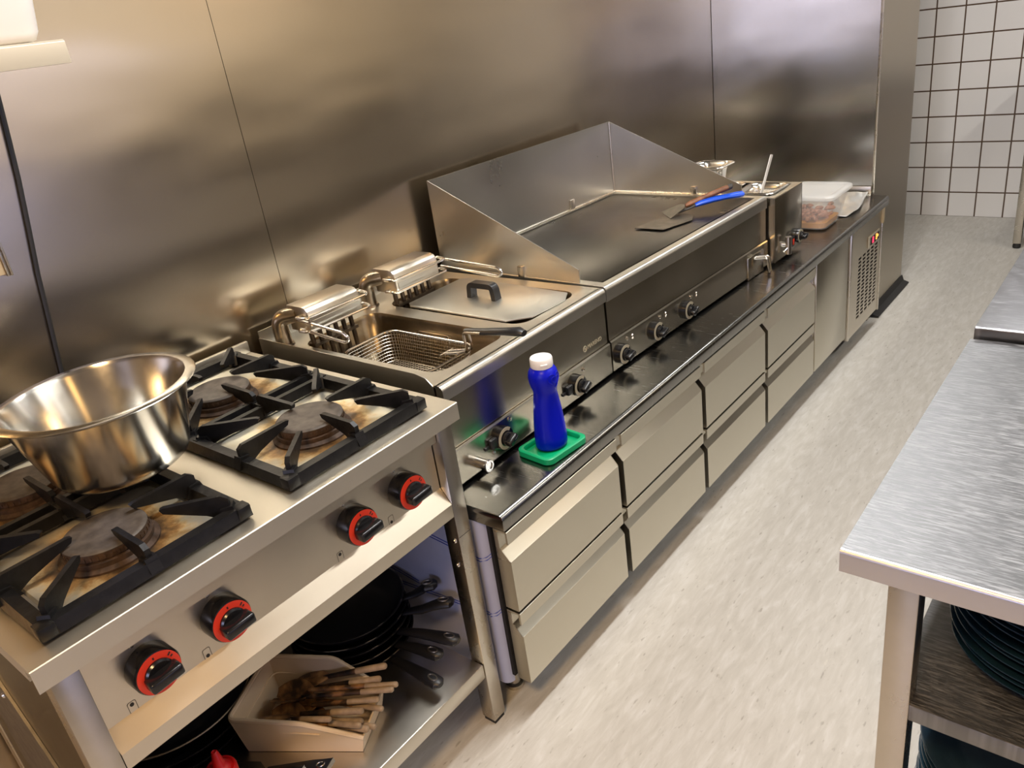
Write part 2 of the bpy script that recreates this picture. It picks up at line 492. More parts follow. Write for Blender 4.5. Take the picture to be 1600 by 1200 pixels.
# short pier closing the end of the line, clad in steel
struct('wall_end', B().box(0.001, 0.7615, 2.985, 3.546, 0.0, ZC - .002), 'side_steel', 'steel clad end wall at the far end of the counter', 'wall')
struct('trim_1', B().box(0.002, 0.752, 2.9815, 2.9848, 0.650, ZC - .004), 'end_steel', 'bright polished steel sheet on the end wall', 'trim')
struct('trim_2', B().box(0.753, 0.7635, 2.979, 2.9848, 0.615, ZC - .004, .001), 'leg_steel', 'narrow steel corner strip along the end wall edge', 'trim')
struct('baseboard_end', B().prism([(0.762, 0.004), (0.80, 0.004), (0.80, 0.008), (0.774, 0.018), (0.765, 0.044), (0.762, 0.044)], 'y', 3.03, 3.56), 'rubber_black', 'black rubber skirting along the end wall foot', 'skirting')

# ================================================================== GAS RANGE
X1, Y0, Y1, ZT = 0.7625, -0.634, 0.208, 0.870
rg = thing('gas_range', (0.40, (Y0 + Y1) / 2, 0), 'stainless four burner gas range on legs with red ringed knobs', 'stove')
XB = 0.030
top = B()
top.prism([(XB, 0.832), (XB, ZT), (X1 - .0015, ZT), (X1, ZT - .0012), (X1, 0.832), (X1 - .003, 0.832), (X1 - .003, ZT - .006), (X1 - .02, ZT - .006), (X1 - .02, 0.845), (XB, 0.845)], 'y', Y0, Y1)
top.box(XB, XB + .012, Y0, Y1, ZT, ZT + .03, .002)
obj('worktop', top, 'range_top_steel', rg)
LX, LY = 0.742, 0.040
fp = B()
fp.box(0.700, 0.7345, Y0 + .057, Y1 - .05, 0.796, 0.8445)               # upper rail
fp.box(0.700, 0.7165, Y0 + .057, Y1 - .05, 0.674, 0.797)               # sunk knob panel
obj('front_panel', fp, 'range_steel', rg)
obj('rail_shade_strip', B().box(.7165, .7172, Y0 + .058, Y1 - .0505, .7915, .7962), 'dull_steel', rg)  # dark strip laid in for the shade under the upper rail
obj('drip_ledge', B().prism([(0.7165, 0.680), (0.742, 0.646), (0.742, 0.615), (0.700, 0.615), (0.700, 0.680)], 'y', Y0 + .058, Y1 - .049), 'range_steel', rg)
legs = []
for (lx, yy) in ((LX, Y1 - .048), (LX, Y0 + .017), (XB + .045, Y1 - .048), (XB + .045, Y0 + .017)):
    L = B(); L.box(lx - .04, lx, yy, yy + LY, 0.012, 0.8318, .0015)
    lg = obj('leg', L, 'leg_steel', rg)
    obj('foot', B().box(lx - .037, lx - .003, yy + .003, yy + LY - .003, 0, 0.012), 'rubber_black', lg)
    if lx == LX and yy > 0:
        for (xx, zz) in ((0.728, 0.547), (0.722, 0.480)):
            obj('screw', B().lathe([(0, -.005), (.004, -.004), (.006, -.001), (.006, .0)], (xx, yy, zz), 'y', 12), 'screw_metal', lg)
        obj('joint_line', B().box(lx - .0005, lx + .0004, yy + .001, yy + LY - .001, 0.5573, 0.5586), 'dark_metal', lg)
obj('lower_shelf', B().box(XB + .002, LX - .001, Y0 + .058, Y1 - .0495, 0.155, 0.196, .003), 'panel_steel', rg)
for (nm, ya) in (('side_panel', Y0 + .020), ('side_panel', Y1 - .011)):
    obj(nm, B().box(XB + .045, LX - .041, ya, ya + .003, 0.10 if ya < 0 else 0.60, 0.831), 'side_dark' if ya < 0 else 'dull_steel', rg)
obj('back_panel', B().box(XB, XB + .004, Y0 + .02, Y1 - .01, 0.20, 0.831), 'dull_steel', rg)
sb = B().prism([(0.20, 0.20), (0.20, 0.70), (0.30, 0.70), (0.37, 0.625), (0.50, 0.46), (0.50, 0.20)], 'y', Y0 + .0145, Y0 + .0195)
br_ = obj('side_brace', sb, 'dull_steel', rg)
obj('screw', B().lathe([(0, -.004), (.004, -.003), (.006, 0)], (0.355, Y0 + .0145, 0.596), 'y', 12), 'screw_metal', br_)

BURN = [(0.575, -0.012), (0.255, -0.012), (0.580, -0.432), (0.255, -0.432)]
burner_pan_mat(BURN)
for (ya, yb) in ((-0.149, 0.125), (-0.565, -0.291)):
    for (xa, xb) in ((0.430, 0.700), (0.092, 0.370)):
        lo = [[(x, y, z) for (x, y) in rrect(xa + d, xb - d, ya + d, yb - d, .03)] for d, z in ((0, .8702), (.004, .8745), (.012, .8745), (.018, .8725), (.10, .8728))]
        obj('spill_tray', B().loft(lo, True, True), 'burner_tray', rg)
for (i, (bx, by)) in enumerate(BURN):
    R = 0.066
    base = B().lathe([(0, .872), (.078, .872), (.078, .876), (.070, .880), (.070, .888), (.062, .890), (.0, .890)], (bx, by, 0), 'z', 48)
    bn = obj('burner', base, 'burner_base_rust', rg)
    ring = B().lathe([(0, .889), (R - .004, .889), (R - .001, .890), (R, .893), (R, .903), (0, .903)], (bx, by, 0), 'z', 64)
    for k in range(40):                                     # flame slots
        a = 2 * PI * k / 40
        ring.box(R - .003, R + .0012, -.0016, .0016, .893, .899, M=Matrix.Translation((bx, by, 0)) @ Matrix.Rotation(a, 4, 'Z'))
    obj('burner_ring', ring, 'burner_base_rust', bn)
    obj('burner_cap', B().lathe([(0, .9075), (.03, .9075), (R - .008, .907), (R - .003, .9065), (R, .904), (R, .9025), (0, .9025)], (bx, by, 0), 'z', 64), 'burner_cap_iron', bn)

def range_knob(y, z):
    x = 0.7165
    d = B().lathe([(0, 0), (.0375, 0), (.0375, .028), (.0355, .0325), (.034, .033), (0, .033)], (x, y, z), 'x', 56)
    k = obj('knob', d, 'knob_black', rg)
    r = B().lathe([(.0225, .033), (.0225, .0345), (.0345, .0345), (.0345, .033)], (x, y, z), 'x', 56)
    obj('dial_ring', r, 'dial_red', k)
    for a, l in ((1.62, .004), (0.75, .006), (0.55, .004), (-0.75, .004)):
        M = Matrix.Translation((x, y, z)) @ Matrix.Rotation(a, 4, 'X')
        obj('dial_mark', B().box(.0344, .0349, .0265, .0265 + l, -.0012, .0012, M=M), 'mark_black', k)
    h = B().lathe([(0, .033), (.0235, .033), (.0235, .038), (.021, .041), (0, .041)], (x, y, z), 'x', 40)
    h.box(.036, .062, -.0265, .0265, -.0095, .0095, .004, 3, M=Matrix.Translation((x, y, z)) @ Matrix.Rotation(.05, 4, 'X'))
    g = obj('grip', h, 'knob_black', k)
    sc = B().lathe([(0, .0035), (.003, .003), (.0045, 0)], (x, y - .012, z + .047), 'x', 12)
    obj('panel_screw', sc, 'screw_metal', rg)
    # little printed burner sign below left of the knob
    sg = B()
    P = rrect(y - .050, y - .036, z - .061, z - .039, .003, 3); Q = rrect(y - .049, y - .037, z - .060, z - .040, .003, 3)
    n = len(P)
    A = [sg.bm.verts.new((x + .0003, *p)) for p in P]; C = [sg.bm.verts.new((x + .0003, *p)) for p in Q]
    for i in range(n): sg.bm.faces.new([A[i], A[(i + 1) % n], C[(i + 1) % n], C[i]])
    obj('burner_sign', sg, 'dull_steel', rg)
    obj('burner_sign_dot', B().disc((x, y - .043, z - (.045 if y > -.2 and y < .0 or y < -.4 else .054)), .0033, 'x', .0006, 14), 'mark_black', rg)
for (ky, kz) in ((0.060, 0.737), (-0.072, 0.738), (-0.358, 0.737), (-0.487, 0.738)): range_knob(ky, kz)

# ---- the two cast pan supports that lift off the range
def pan_support(label, ya, yb):
    g = thing('pan_support', ((0.40), (ya + yb) / 2, 0.8752), label, 'pan grate', 'cast iron pan supports on the range')
    zb, zt, zf = 0.8752, 0.8965, 0.923
    xa, xb, w = 0.062, 0.728, 0.026
    xm = 0.400
    f = B()
    def bar(p, q, w0, z0, z1):
        (x0, y0), (x1, y1) = p, q
        L = math.hypot(x1 - x0, y1 - y0); a = math.atan2(y1 - y0, x1 - x0)
        f.prism([(-w0 / 2, z0), (w0 / 2, z0), (w0 * .36, z1), (-w0 * .36, z1)], 'x', 0, L, M=Matrix.Translation((x0, y0, 0)) @ Matrix.Rotation(a, 4, 'Z'))
    for yy in (ya + w / 2, yb - w / 2): bar((xa, yy), (xb, yy), w, zb, zt)
    for xx in (xa + w / 2, xb - w / 2): bar((xx, ya), (xx, yb), w, zb, zt)
    for xx in (xm - .020, xm + .020): bar((xx, ya + .008), (xx, yb - .008), .018, zb + .002, zt + .002)
    for xx in (xa + .012, xb - .012):
        for yy in (ya + .012, yb - .012): f.box(xx - .0125, xx + .0125, yy - .0125, yy + .0125, zb, zt + .0006, .003)
    obj_frame = obj('frame', f, 'cast_iron', g, ang=0.4)
    ym = (ya + yb) / 2
    def fin(base, tip, tall=zf):
        d = V((tip[0] - base[0], tip[1] - base[1])); L = d.length; a = math.atan2(d.y, d.x)
        P = [(-.006, zb + .006), (.010, zb + .004), (L * .35, zt - .004), (L, tall - .010), (L + .004, tall - .002), (L - .002, tall), (.004, tall - .001), (-.006, tall - .008)]
        b = B().prism(P, 'y', -.0046, .0046, M=Matrix.Translation((base[0], base[1], 0)) @ Matrix.Rotation(a, 4, 'Z'))
        # web into the frame
        b.prism([(-.018, zb + .004), (.02, zb + .004), (.010, zt + .004), (-.010, zt + .006)], 'y', -.010, .010, M=Matrix.Translation((base[0], base[1], 0)) @ Matrix.Rotation(a, 4, 'Z'))
        obj('finger', b, 'cast_iron', g, ang=0.4)
    for (cx, x0, x1) in ((0.575, xm + .012, xb - .016), (0.235, xa + .016, xm - .012)):
        fin((x1, ym), (cx + .048, ym)); fin((x0, ym), (cx - .048, ym))
        fin((cx, yb - .014), (cx, ym + .052)); fin((cx, ya + .014), (cx, ym - .052))
        for sx in (1, -1):
            for sy in (1, -1):
                bx = x1 - .010 if sx > 0 else x0 + .010; by = yb - .026 if sy > 0 else ya + .026
                fin((bx, by), (cx + sx * .066, ym + sy * .070))
    for xx in (xa + .02, xb - .02):
        for yy in (ya + .02, yb - .02): obj('foot', B().box(xx - .012, xx + .012, yy - .012, yy + .012, .8705, zb + .001), 'cast_iron', g)
    return g
pan_support('black cast iron pan grate beside the fryer, nothing standing on it', -0.182, 0.158)
pan_support('black cast iron pan grate beneath the steel mixing bowl', -0.600, -0.258)

# ---- mixing bowl
bc = (0.430, -0.312)
R = 0.149
prof = [(0, .9245), (.085, .9245), (.105, .927), (.114, .934), (.119, .946), (.1465, 1.064), (.148, 1.068), (R + .015, 1.069), (R + .0165, 1.0705), (R + .015, 1.072), (.1475, 1.0730), (.1435, 1.066), (.116, .950), (.111, .939), (.101, .932), (.085, .930), (0, .930)]
def bowl_shape(r, h, a):
    # a slight pouring lip on the left
    k = max(0.0, math.cos(a - math.radians(250))) ** 14 * max(0, (r - .12)) * .45
    return ((r + k) * math.cos(a), (r + k) * math.sin(a))
bw = B().lathe(prof, (0, 0, 0), 'z', 72, shape=bowl_shape)
bw.xf(Matrix.Translation((bc[0], bc[1], 0)))
o = obj('mixing_bowl', bw, 'bowl_steel', ang=0.9); settle(o)
tag(o, 'large stainless mixing bowl standing on the left pan grate', 'bowl')
# ================================================================== FRYER
FX, FY0, FY1, DK = 0.675, 0.255, 0.903, 0.865
fr = thing('double_fryer', (0.34, 0.58, 0.6095), 'stainless two tank electric fryer beside the gas range', 'fryer')
# deck with two tank openings: built from strips round rounded openings
T1 = (0.125, 0.620, 0.303, 0.553); T2 = (0.125, 0.620, 0.607, 0.857)
dk = B()
def strip(x0, x1, y0, y1): dk.box(x0, x1, y0, y1, DK - .004, DK)
strip(0.02, T1[0], FY0, FY1); strip(T1[1], FX - .015, FY0, FY1)
strip(T1[0], T1[1], FY0, T1[2]); strip(T1[0], T1[1], T1[3], T2[2]); strip(T1[0], T1[1], T2[3], FY1)
for (x0, x1, y0, y1) in (T1, T2):                              # fillets of the openings
    for (cx, cy, sx, sy) in ((x0, y0, 1, 1), (x1, y0, -1, 1), (x0, y1, 1, -1), (x1, y1, -1, -1)):
        r = .045; P = [(cx, cy)]
        for k in range(7):
            a = PI / 2 * k / 6
            P.append((cx + sx * (r - r * math.sin(a)), cy + sy * (r - r * math.cos(a))))
        dk.prism(P if sx * sy > 0 else P[::-1], 'z', DK - .004, DK)
dk.box(0.02, 0.024, FY0, FY1, DK - .03, DK + .040)                 # back upstand
dk.prism([(0.02, DK), (0.02, DK + .022), (0.60, DK + .020), (0.63, DK + .014), (0.650, DK - .002), (0.650, DK - .045), (0.02, DK - .045)], 'y', FY0 - .002, FY0 + .0005)   # left guard flange
# bull-nose
nz = [(0.655, DK)] + [(FX - .013 + .013 * math.sin(PI / 2 * k / 6), DK - .013 + .013 * math.cos(PI / 2 * k / 6)) for k in range(7)] + [(FX, DK - .036), (FX - .006, DK - .036), (FX - .006, DK - .03), (0.655, DK - .03)]
dk.prism(nz, 'y', FY0, FY1)
obj('deck', dk, 'deck_steel', fr, ang=0.7)
obj('body', B().box(0.03, FX - .03, FY0 + .002, FY1 - .002, 0.625, 0.70).box(0.03, .1, FY0 + .002, FY1 - .002, .7, DK - .005).box(FX - .045, FX - .03, FY0 + .002, FY1 - .002, .7, DK - .02).box(.1, FX - .04, FY0 + .001, FY0 + .004, .7, DK - .005), 'dull_steel', fr)
obj('front_panel', B().box(FX - .03, FX - .006, FY0, FY1 - .004, 0.709, DK - .035), 'appliance_steel', fr)
obj('control_panel', B().prism([(FX - .03, 0.7075), (FX - .002, 0.7075), (FX + .002, 0.704), (FX + .002, 0.620), (FX - .03, 0.620)], 'y', FY0, FY1 - .003), 'appliance_steel', fr)
each('foot', 'rubber_black', fr, (.08, .12, .30, .34, .6095, .626), (.08, .12, .82, .86, .6095, .626), (.59, .62, .30, .34, .6095, .626), (.59, .62, .82, .86, .6095, .626))
for (x0, x1, y0, y1) in (T1, T2):
    z = [(0, DK - .0005), (.004, DK - .010), (.004, DK - .03), (.013, DK - .042), (.016, .72), (.03, .70)]
    L = [[(x, y, zz) for (x, y) in rrect(x0 + d, x1 - d, y0 + d, y1 - d, max(.02, .045 - d * .3))] for d, zz in z]
    b = B(); b.loft(L, False, True)
    t = obj('tank', b, 'basin_steel', fr, ang=0.8, recalc=False)
    P = rrect(x0 + .016, x1 - .016, y0 + .016, y1 - .016, .036)
    ob = B(); ob.bm.faces.new([ob.bm.verts.new((x, y, 0.756)) for x, y in P])
    obj('oil', ob, 'oil_dark', t)
# tank wall clip seen inside the near tank
obj('level_clip', B().tube(arc_path([(.32, T1[3] - .016, .815), (.32, T1[3] - .016, .838), (.43, T1[3] - .016, .838), (.43, T1[3] - .016, .815)], .008), .0022, 6), 'bright_wire', fr)

def element(y0, y1, loop_y, side):
    zt = 0.972
    P = [(0.108, zt), (0.170, zt), (0.182, zt - .003), (0.190, zt - .011), (0.193, zt - .026), (0.193, 0.905), (0.108, 0.905)]
    h = obj('element_head', B().prism(P, 'y', y0, y1, bev=.0015), 'range_steel', fr)
    obj('front_plate', B().box(.193, .1945, y0 + .008, y1 - .004, .910, .936).box(.193, .196, y0 + .03, y0 + .034, .944, .948).box(.193, .196, y1 - .04, y1 - .036, .944, .948), 'deck_steel', h)
    # swivel pipe
    pts = [(.078, y0 - .022, DK)] + [(.078, y0 - .022, DK + .035)] + [(.078 + .0, y0 - .022 + .035 * (1 - math.cos(a)), DK + .035 + .035 * math.sin(a)) for a in [PI / 2 * k / 6 for k in range(1, 7)]] + [(.115, y0 + .02, DK + .071)]
    pts = arc_path([(.085, y0 - .018, DK - .001), (.085, y0 - .018, .940), (.130, y0 + .012, .945)], .06, 10)
    obj('swivel_pipe', B().tube(pts, .021, 20).lathe([(0, 0), (.027, 0), (.025, .006), (0, .006)], (.085, y0 - .018, DK), 'z', 24), 'brown_heat', h)
    rail = B()
    for zz in (.951, .916):                                      # basket rails bent round the head
        rail.tube(arc_path([(.165, y0, zz), (.165, y0 - .022, zz), (.205, y0 - .018, zz), (.212, y1 + .018, zz), (.170, y1 + .024, zz), (.165, y1, zz)], .016), .0036, 8)
    obj('basket_rail', rail, 'bright_wire', h)
    st = .165
    lp = B().tube(arc_path([(st, loop_y, .942), (.385 if side else .335, loop_y, .930), (.402 if side else .352, loop_y, .918), (.388 if side else .338, loop_y, .905), (st, loop_y, .918)], .012), .0038, 8)
    obj('lift_handle', lp, 'bright_wire', h)
    eb = B()
    n = 6
    for k in range(n):
        yy = y0 + .018 + (y1 - y0 - .036) * k / (n - 1)
        eb.tube(arc_path([(.158, yy, .908), (.165, yy, .80), (.17, yy, .745), (.56, yy, .740)], .02), .0065, 8)
    eb.box(.150, .175, y0 + .01, y1 - .01, .86, .868).box(.155, .180, y0 + .01, y1 - .01, .80, .81)
    obj('heating_element', eb, 'element_bar', h)
element(0.302, 0.470, 0.290, 0)
element(0.602, 0.772, 0.812, 1)

def small_knob(parent, x, y, z, ang=0.5, s=1.0):
    k = obj('knob', B().lathe([(0, 0), (.0285 * s, 0), (.0285 * s, .012), (.027 * s, .014), (0, .014)], (x, y, z), 'x', 40), 'knob_black', parent)
    r0, r1 = .0192 * s, .0276 * s
    rg_ = B()
    seg = 40
    A = []
    for k2 in range(seg + 1):                                     # open graduated ring
        a = ang + .35 + (2 * PI - .9) * k2 / seg
        A.append([rg_.bm.verts.new((x + .0146, y + r * math.cos(a), z + r * math.sin(a))) for r in (r0, r1)] + [rg_.bm.verts.new((x + .0140, y + r1 * math.cos(a), z + r1 * math.sin(a)))])
    for p, q in zip(A[:-1], A[1:]):
        rg_.bm.faces.new([p[0], p[1], q[1], q[0]]); rg_.bm.faces.new([p[1], p[2], q[2], q[1]])
    obj('dial_ring', rg_, 'dial_cream', k, recalc=False)
    g = B().lathe([(0, .014), (.0165 * s, .014), (.0165 * s, .022), (.014 * s, .025), (0, .025)], (x, y, z), 'x', 32)
    M = Matrix.Translation((x, y, z)) @ Matrix.Rotation(ang, 4, 'X')
    g.box(.016, .040, -.0175 * s, .0175 * s, -.0082 * s, .0082 * s, .005, 3, M=M)
    gg = obj('grip', g, 'knob_black', k)
    obj('pointer', B().box(.0398, .0404, .002, .015 * s, -.001, .001, M=M), 'dull_steel', gg)
    return k
def pilot(parent, x, y, z, mat='brown_heat', r=.006):
    p = obj('pilot_lamp', B().lathe([(0, .003), (r * .6, .003), (r, .002), (r, 0), (0, 0)], (x, y, z), 'x', 20), 'bright_wire', parent)
    obj('lens', B().lathe([(0, .0045), (r * .5, .0035), (r * .55, .002)], (x, y, z), 'x', 16), mat, p)
PX = FX + .002
for (ky, kz) in ((0.412, 0.664), (0.727, 0.659)):
    small_knob(fr, PX, ky, kz, 0.45)
    pilot(fr, PX, ky + .036, kz + .030)
for (sy, sz) in ((0.382, 0.668), (0.694, 0.664)):               # black rocker guards left of the knobs
    obj('switch', B().box(PX, PX + .012, sy - .020, sy + .004, sz - .014, sz + .012, .004).box(PX, PX + .004, sy - .034, sy - .018, sz - .010, sz - .002, .001), 'black_plastic', fr)
pilot(fr, PX, 0.377, 0.640, 'bright_wire', .005)
obj('drain_pipe', B().tube([(PX - .01, .320, .644), (PX + .034, .320, .644)], .0125, 24).lathe([(.0095, .034), (.0135, .034), (.0145, .030), (.0145, .0345), (.0135, .0365), (.0095, .0365), (.0092, .012), (0, .012)], (PX, .320, .644), 'x', 28), 'chrome', fr)
obj('seam_pins', B().lathe([(0, .002), (.0025, .0015), (.003, 0)], (PX - .004, .884, .699), 'x', 10).lathe([(0, .002), (.0025, .0015), (.003, 0)], (PX - .004, .893, .703), 'x', 10), 'screw_metal', fr)
# maker's lettering
lx = FX - .006
obj('maker_lettering', text_bm('MARENO', .0165, Matrix.Translation((lx, .8045, .7335)) @ FACE_X), 'dial_cream', fr)
lg = B().lathe([(.0058, 0), (.0058, .0007), (.0088, .0007), (.0088, 0)], (lx, .7925, .7335), 'x', 32)
lg.lathe([(0, .0007), (.0028, .0007), (.0028, 0)], (lx, .7925, .7335), 'x', 20)
obj('maker_emblem', lg, 'dial_cream', fr)

# ---- lid over the far tank
ld = thing('tank_lid', (0.40, 0.735, DK + .0005), 'flat steel lid with black handle over the far fryer tank', 'lid')
P = [(0.222, .612), (0.566, .609), (0.616, .655), (0.624, .790), (.600, .835), (.230, .862), (.200, .845), (.200, .630)]
lb = B().prism(P, 'z', DK + .0006, DK + .006, bev=.0015)
obj('plate', lb, 'lid_steel', ld)
hd = B()
hp = arc_path([(.352, .728, DK + .006), (.356, .728, DK + .044), (.436, .728, DK + .044), (.440, .728, DK + .006)], .012, 5)
pr_ = []
for i, p in enumerate(hp):
    a = hp[max(0, i - 1)]; c = hp[min(len(hp) - 1, i + 1)]; t = (c - a).normalized(); n_ = V((0, 1, 0)); u = t.cross(n_)
    hw, ht = (.0125, .0075)
    pr_.append([p + n_ * hw + u * ht, p + n_ * hw - u * ht, p - n_ * hw - u * ht, p - n_ * hw + u * ht])
hd.loft(pr_)
obj('handle', hd, 'black_plastic', ld)

# ---- frying basket hung in the near tank
bk = thing('fryer_basket', (0.40, 0.43, 0.757), 'wire frying basket with black handle in the near fryer tank', 'basket')
bx0, bx1, by0, by1, bz0, bz1 = 0.232, 0.545, 0.338, 0.515, 0.762, 0.838
rim = rrect(bx0, bx1, by0, by1, .035, 6)
obj('rim', B().tube([(x, y, bz1) for x, y in rim], .0034, 8, closed=True), 'bright_wire', bk)
ms = B()
def lerp_loop(t):
    d = .016 * t
    return rrect(bx0 + d, bx1 - d, by0 + d, by1 - d, .035, 6)
for k in range(1, 10):
    t = k / 9; ms.tube([(x, y, bz1 + (bz0 - bz1) * t) for x, y in lerp_loop(t)], .0009, 4, closed=True)
def on_loop(loop, s):
    L = [(V(loop[i]), V(loop[(i + 1) % len(loop)])) for i in range(len(loop))]
    tot = sum((b - a).length for a, b in L); d = s * tot
    for a, b in L:
        l = (b - a).length
        if d <= l: return a + (b - a) * (d / l)
        d -= l
    return V(loop[0])
lt, lb_ = lerp_loop(0), lerp_loop(1)
NW = 110
for k in range(NW):
    a = on_loop(lt, k / NW); b = on_loop(lb_, k / NW)
    ms.tube([(a.x, a.y, bz1), (b.x, b.y, bz0)], .0008, 3, caps=False)
d = .017
x = bx0 + d + .01
while x < bx1 - d: ms.tube([(x, by0 + d, bz0), (x, by1 - d, bz0)], .0008, 3, caps=False); x += .0095
y = by0 + d + .008
while y < by1 - d: ms.tube([(bx0 + d, y, bz0), (bx1 - d, y, bz0)], .0008, 3, caps=False); y += .0095
obj('mesh', ms, 'basket_wire', bk)
fr_ = B()
for s in (-1, 1):
    yy = .452 + s * .0095
    fr_.tube(arc_path([(.500, yy, bz1), (.560, yy, bz1 + .012), (.582, yy, bz1 + .020), (.578, yy, bz1 + .066), (.630, yy - s * .003, bz1 + .070)], .008), .0033, 8)
fr_.box(.500, .505, .43, .475, bz1 - .003, bz1 + .003)
obj('hook_frame', fr_, 'bright_wire', bk)
gp = [(.578, .452, .905), (.63, .4555, .909), (.69, .462, .915), (.728, .467, .918), (.742, .469, .915)]
loops = []
for i, p in enumerate(gp):
    w, h = [(.009, .007), (.0105, .008), (.0125, .009), (.0145, .0105), (.010, .007)][i]
    loops.append([(p[0], p[1] + w * math.cos(2 * PI * k / 12), p[2] + h * math.sin(2 * PI * k / 12)) for k in range(12)])
obj('grip', B().loft(loops), 'black_plastic', bk)

# ================================================================== GRIDDLE
gd = thing('griddle', (0.675, 0.907, 0.6095), 'wide flat top griddle with tall steel splash guard', 'griddle')
GY0, GY1, GT = 0.907, 1.905, 0.868
b = B()
nz = [(0.645, GT)] + [(FX - .013 + .013 * math.sin(PI / 2 * k / 6), GT - .013 + .013 * math.cos(PI / 2 * k / 6)) for k in range(7)] + [(FX, GT - .042), (FX - .005, GT - .042), (FX - .005, GT - .03), (0.645, GT - .03)]
b.prism(nz, 'y', GY0, GY1)
b.box(0.02, .645, GY0, GY0 + .030, GT - .03, GT).box(0.02, .645, GY1 - .030, GY1, GT - .03, GT).box(0.02, .050, GY0, GY1, GT - .03, GT)
obj('deck', b, 'deck_steel', gd, ang=0.7)
obj('cooking_plate', B().box(.054, .631, GY0 + .034, GY1 - .034, GT - .035, GT - .004, .002), 'griddle_plate_steel', gd)
obj('body', B().box(.03, FX - .02, GY0 + .001, GY1 - .001, .625, GT - .036), 'dull_steel', gd)
obj('front_panel', B().box(FX - .03, FX - .005, GY0, GY1, .711, GT - .041), 'appliance_steel', gd)
obj('control_panel', B().prism([(FX - .03, 0.7095), (FX - .002, 0.7095), (FX + .002, 0.706), (FX + .002, 0.620), (FX - .03, 0.620)], 'y', GY0, GY1), 'appliance_steel', gd)
each('foot', 'rubber_black', gd, (.08, .12, .94, .98, .6095, .626), (.08, .12, 1.82, 1.86, .6095, .626), (.59, .62, .94, .98, .6095, .626), (.59, .62, 1.82, 1.86, .6095, .626))
sg = B()
sg.box(.040, .043, GY0 + .006, GY1 - .006, GT, 1.139)
side = [(.0415, GT), (.0415, 1.139), (.585, GT + .038), (.585, GT)]
sg.prism(side, 'y', GY0 + .006, GY0 + .009).prism(side, 'y', GY1 - .009, GY1 - .006)
sgd = obj('splash_guard', sg, 'guard_steel', gd)
obj('weld_bead', B().tube([(.0445, GY1 - .0105, GT), (.0445, GY1 - .0105, 1.137)], .003, 6).tube([(.046, GY0 + .01, GT + .003), (.046, GY1 - .01, GT + .003)], .004, 8).tube([(.05, GY1 - .012, GT + .003), (.58, GY1 - .012, GT + .003)], .004, 8), 'leg_steel', sgd)
for p in ((.38, GY0 + .0015), (.40, GY1 - .017)): obj('guard_clip', B().box(p[0] - .012, p[0] + .012, p[1] - .004, p[1] + .008, GT, GT + .032, .0015), 'leg_steel', sgd)
obj('guard_clip', B().box(.043, .049, 1.60, 1.625, GT, GT + .04, .001), 'leg_steel', sgd)
for ky in (0.951, 1.131, 1.316):
    small_knob(gd, PX, ky, 0.657, 0.35)
    pilot(gd, PX, ky + .032, .689)
for ky in (1.012, 1.196, 1.384):
    b = B().lathe([(0, .003), (.003, .002), (.004, 0)], (PX, ky, .680), 'x', 12).lathe([(0, .003), (.003, .002), (.004, 0)], (PX, ky, .689), 'x', 12)
    obj('panel_screw', b, 'screw_metal', gd)
b = B().box(FX - .012, PX + .004, 1.742, 1.862, .612, .690, .001)
gdw = obj('grease_drawer', b, 'appliance_steel', gd)
obj('handle', B().tube(arc_path([(PX, 1.790, .676), (PX + .040, 1.815, .676), (PX + .044, 1.822, .622)], .008), .0042, 8).tube(arc_path([(PX, 1.798, .678), (PX + .040, 1.828, .678), (PX + .044, 1.834, .624)], .008), .0042, 8), 'bright_wire', gdw)
gd.rotation_euler = (0, 0, math.radians(-2.0))

# ---- scraper and blue spatula on the plate
def put(bs, M):
    for b in bs: b.xf(M)
sc = thing('scraper', (0.545, 1.665, 0.867), 'griddle scraper with reddish wooden handle lying on the griddle', 'scraper')
GZ = 0.866
th = math.atan2(1.773 - 1.655, .640 - .52)
M = Matrix.Translation((.525, 1.655, GZ)) @ Matrix.Rotation(th, 4, 'Z')
hb = B()
lp = []
for (t, w, h, z) in ((.0, .007, .006, .026), (.015, .011, .009, .031), (.07, .010, .009, .046), (.135, .012, .010, .062), (.150, .011, .009, .065)):
    lp.append([(t, w * math.cos(2 * PI * k / 12), z + h * math.sin(2 * PI * k / 12)) for k in range(12)])
obj('handle', hb.loft(lp).xf(M), 'scraper_wood', sc)
obj('handle_end', B().loft([[(t, w * math.cos(2 * PI * k / 12), z + w * .85 * math.sin(2 * PI * k / 12)) for k in range(12)] for (t, w, z) in ((.1495, .0115, .065), (.163, .011, .068), (.166, .007, .0685))]).xf(M), 'dark_metal', sc)
obj('blade', B().prism([(-.062, -.055), (-.062, .055), (.0, .030), (.008, .010), (.008, -.010), (.0, -.030)], 'z', 0, .0015).xf(M @ Matrix.Rotation(math.radians(-22), 4, 'Y') @ Matrix.Translation((0, 0, .029))), 'dull_steel', sc)
sp = thing('spatula', (0.60, 1.70, 0.866), 'wide steel spatula with bright blue handle lying on the griddle', 'spatula')
th = math.atan2(1.800 - 1.655, .668 - .53)
M = Matrix.Translation((.525, 1.645, GZ)) @ Matrix.Rotation(th, 4, 'Z')
obj('blade', B().prism([(-.21, .055), (-.06, .062), (.0, .020), (.0, -.020), (-.06, -.062), (-.19, -.052)], 'z', .001, .0025).xf(Matrix.Translation((.545, 1.640, GZ)) @ Matrix.Rotation(th + .55, 4, 'Z') @ Matrix.Rotation(math.radians(.4), 4, 'Y')), 'dull_steel', sp)
lp = []
for (t, w, z) in ((-.02, .008, .010), (.02, .007, .018), (.04, .010, .026)):
    lp.append([(t, w * math.cos(2 * PI * k / 12), z + w * .6 * math.sin(2 * PI * k / 12)) for k in range(12)])
obj('ferrule', B().loft(lp).xf(M), 'dark_metal', sp)
lp = []
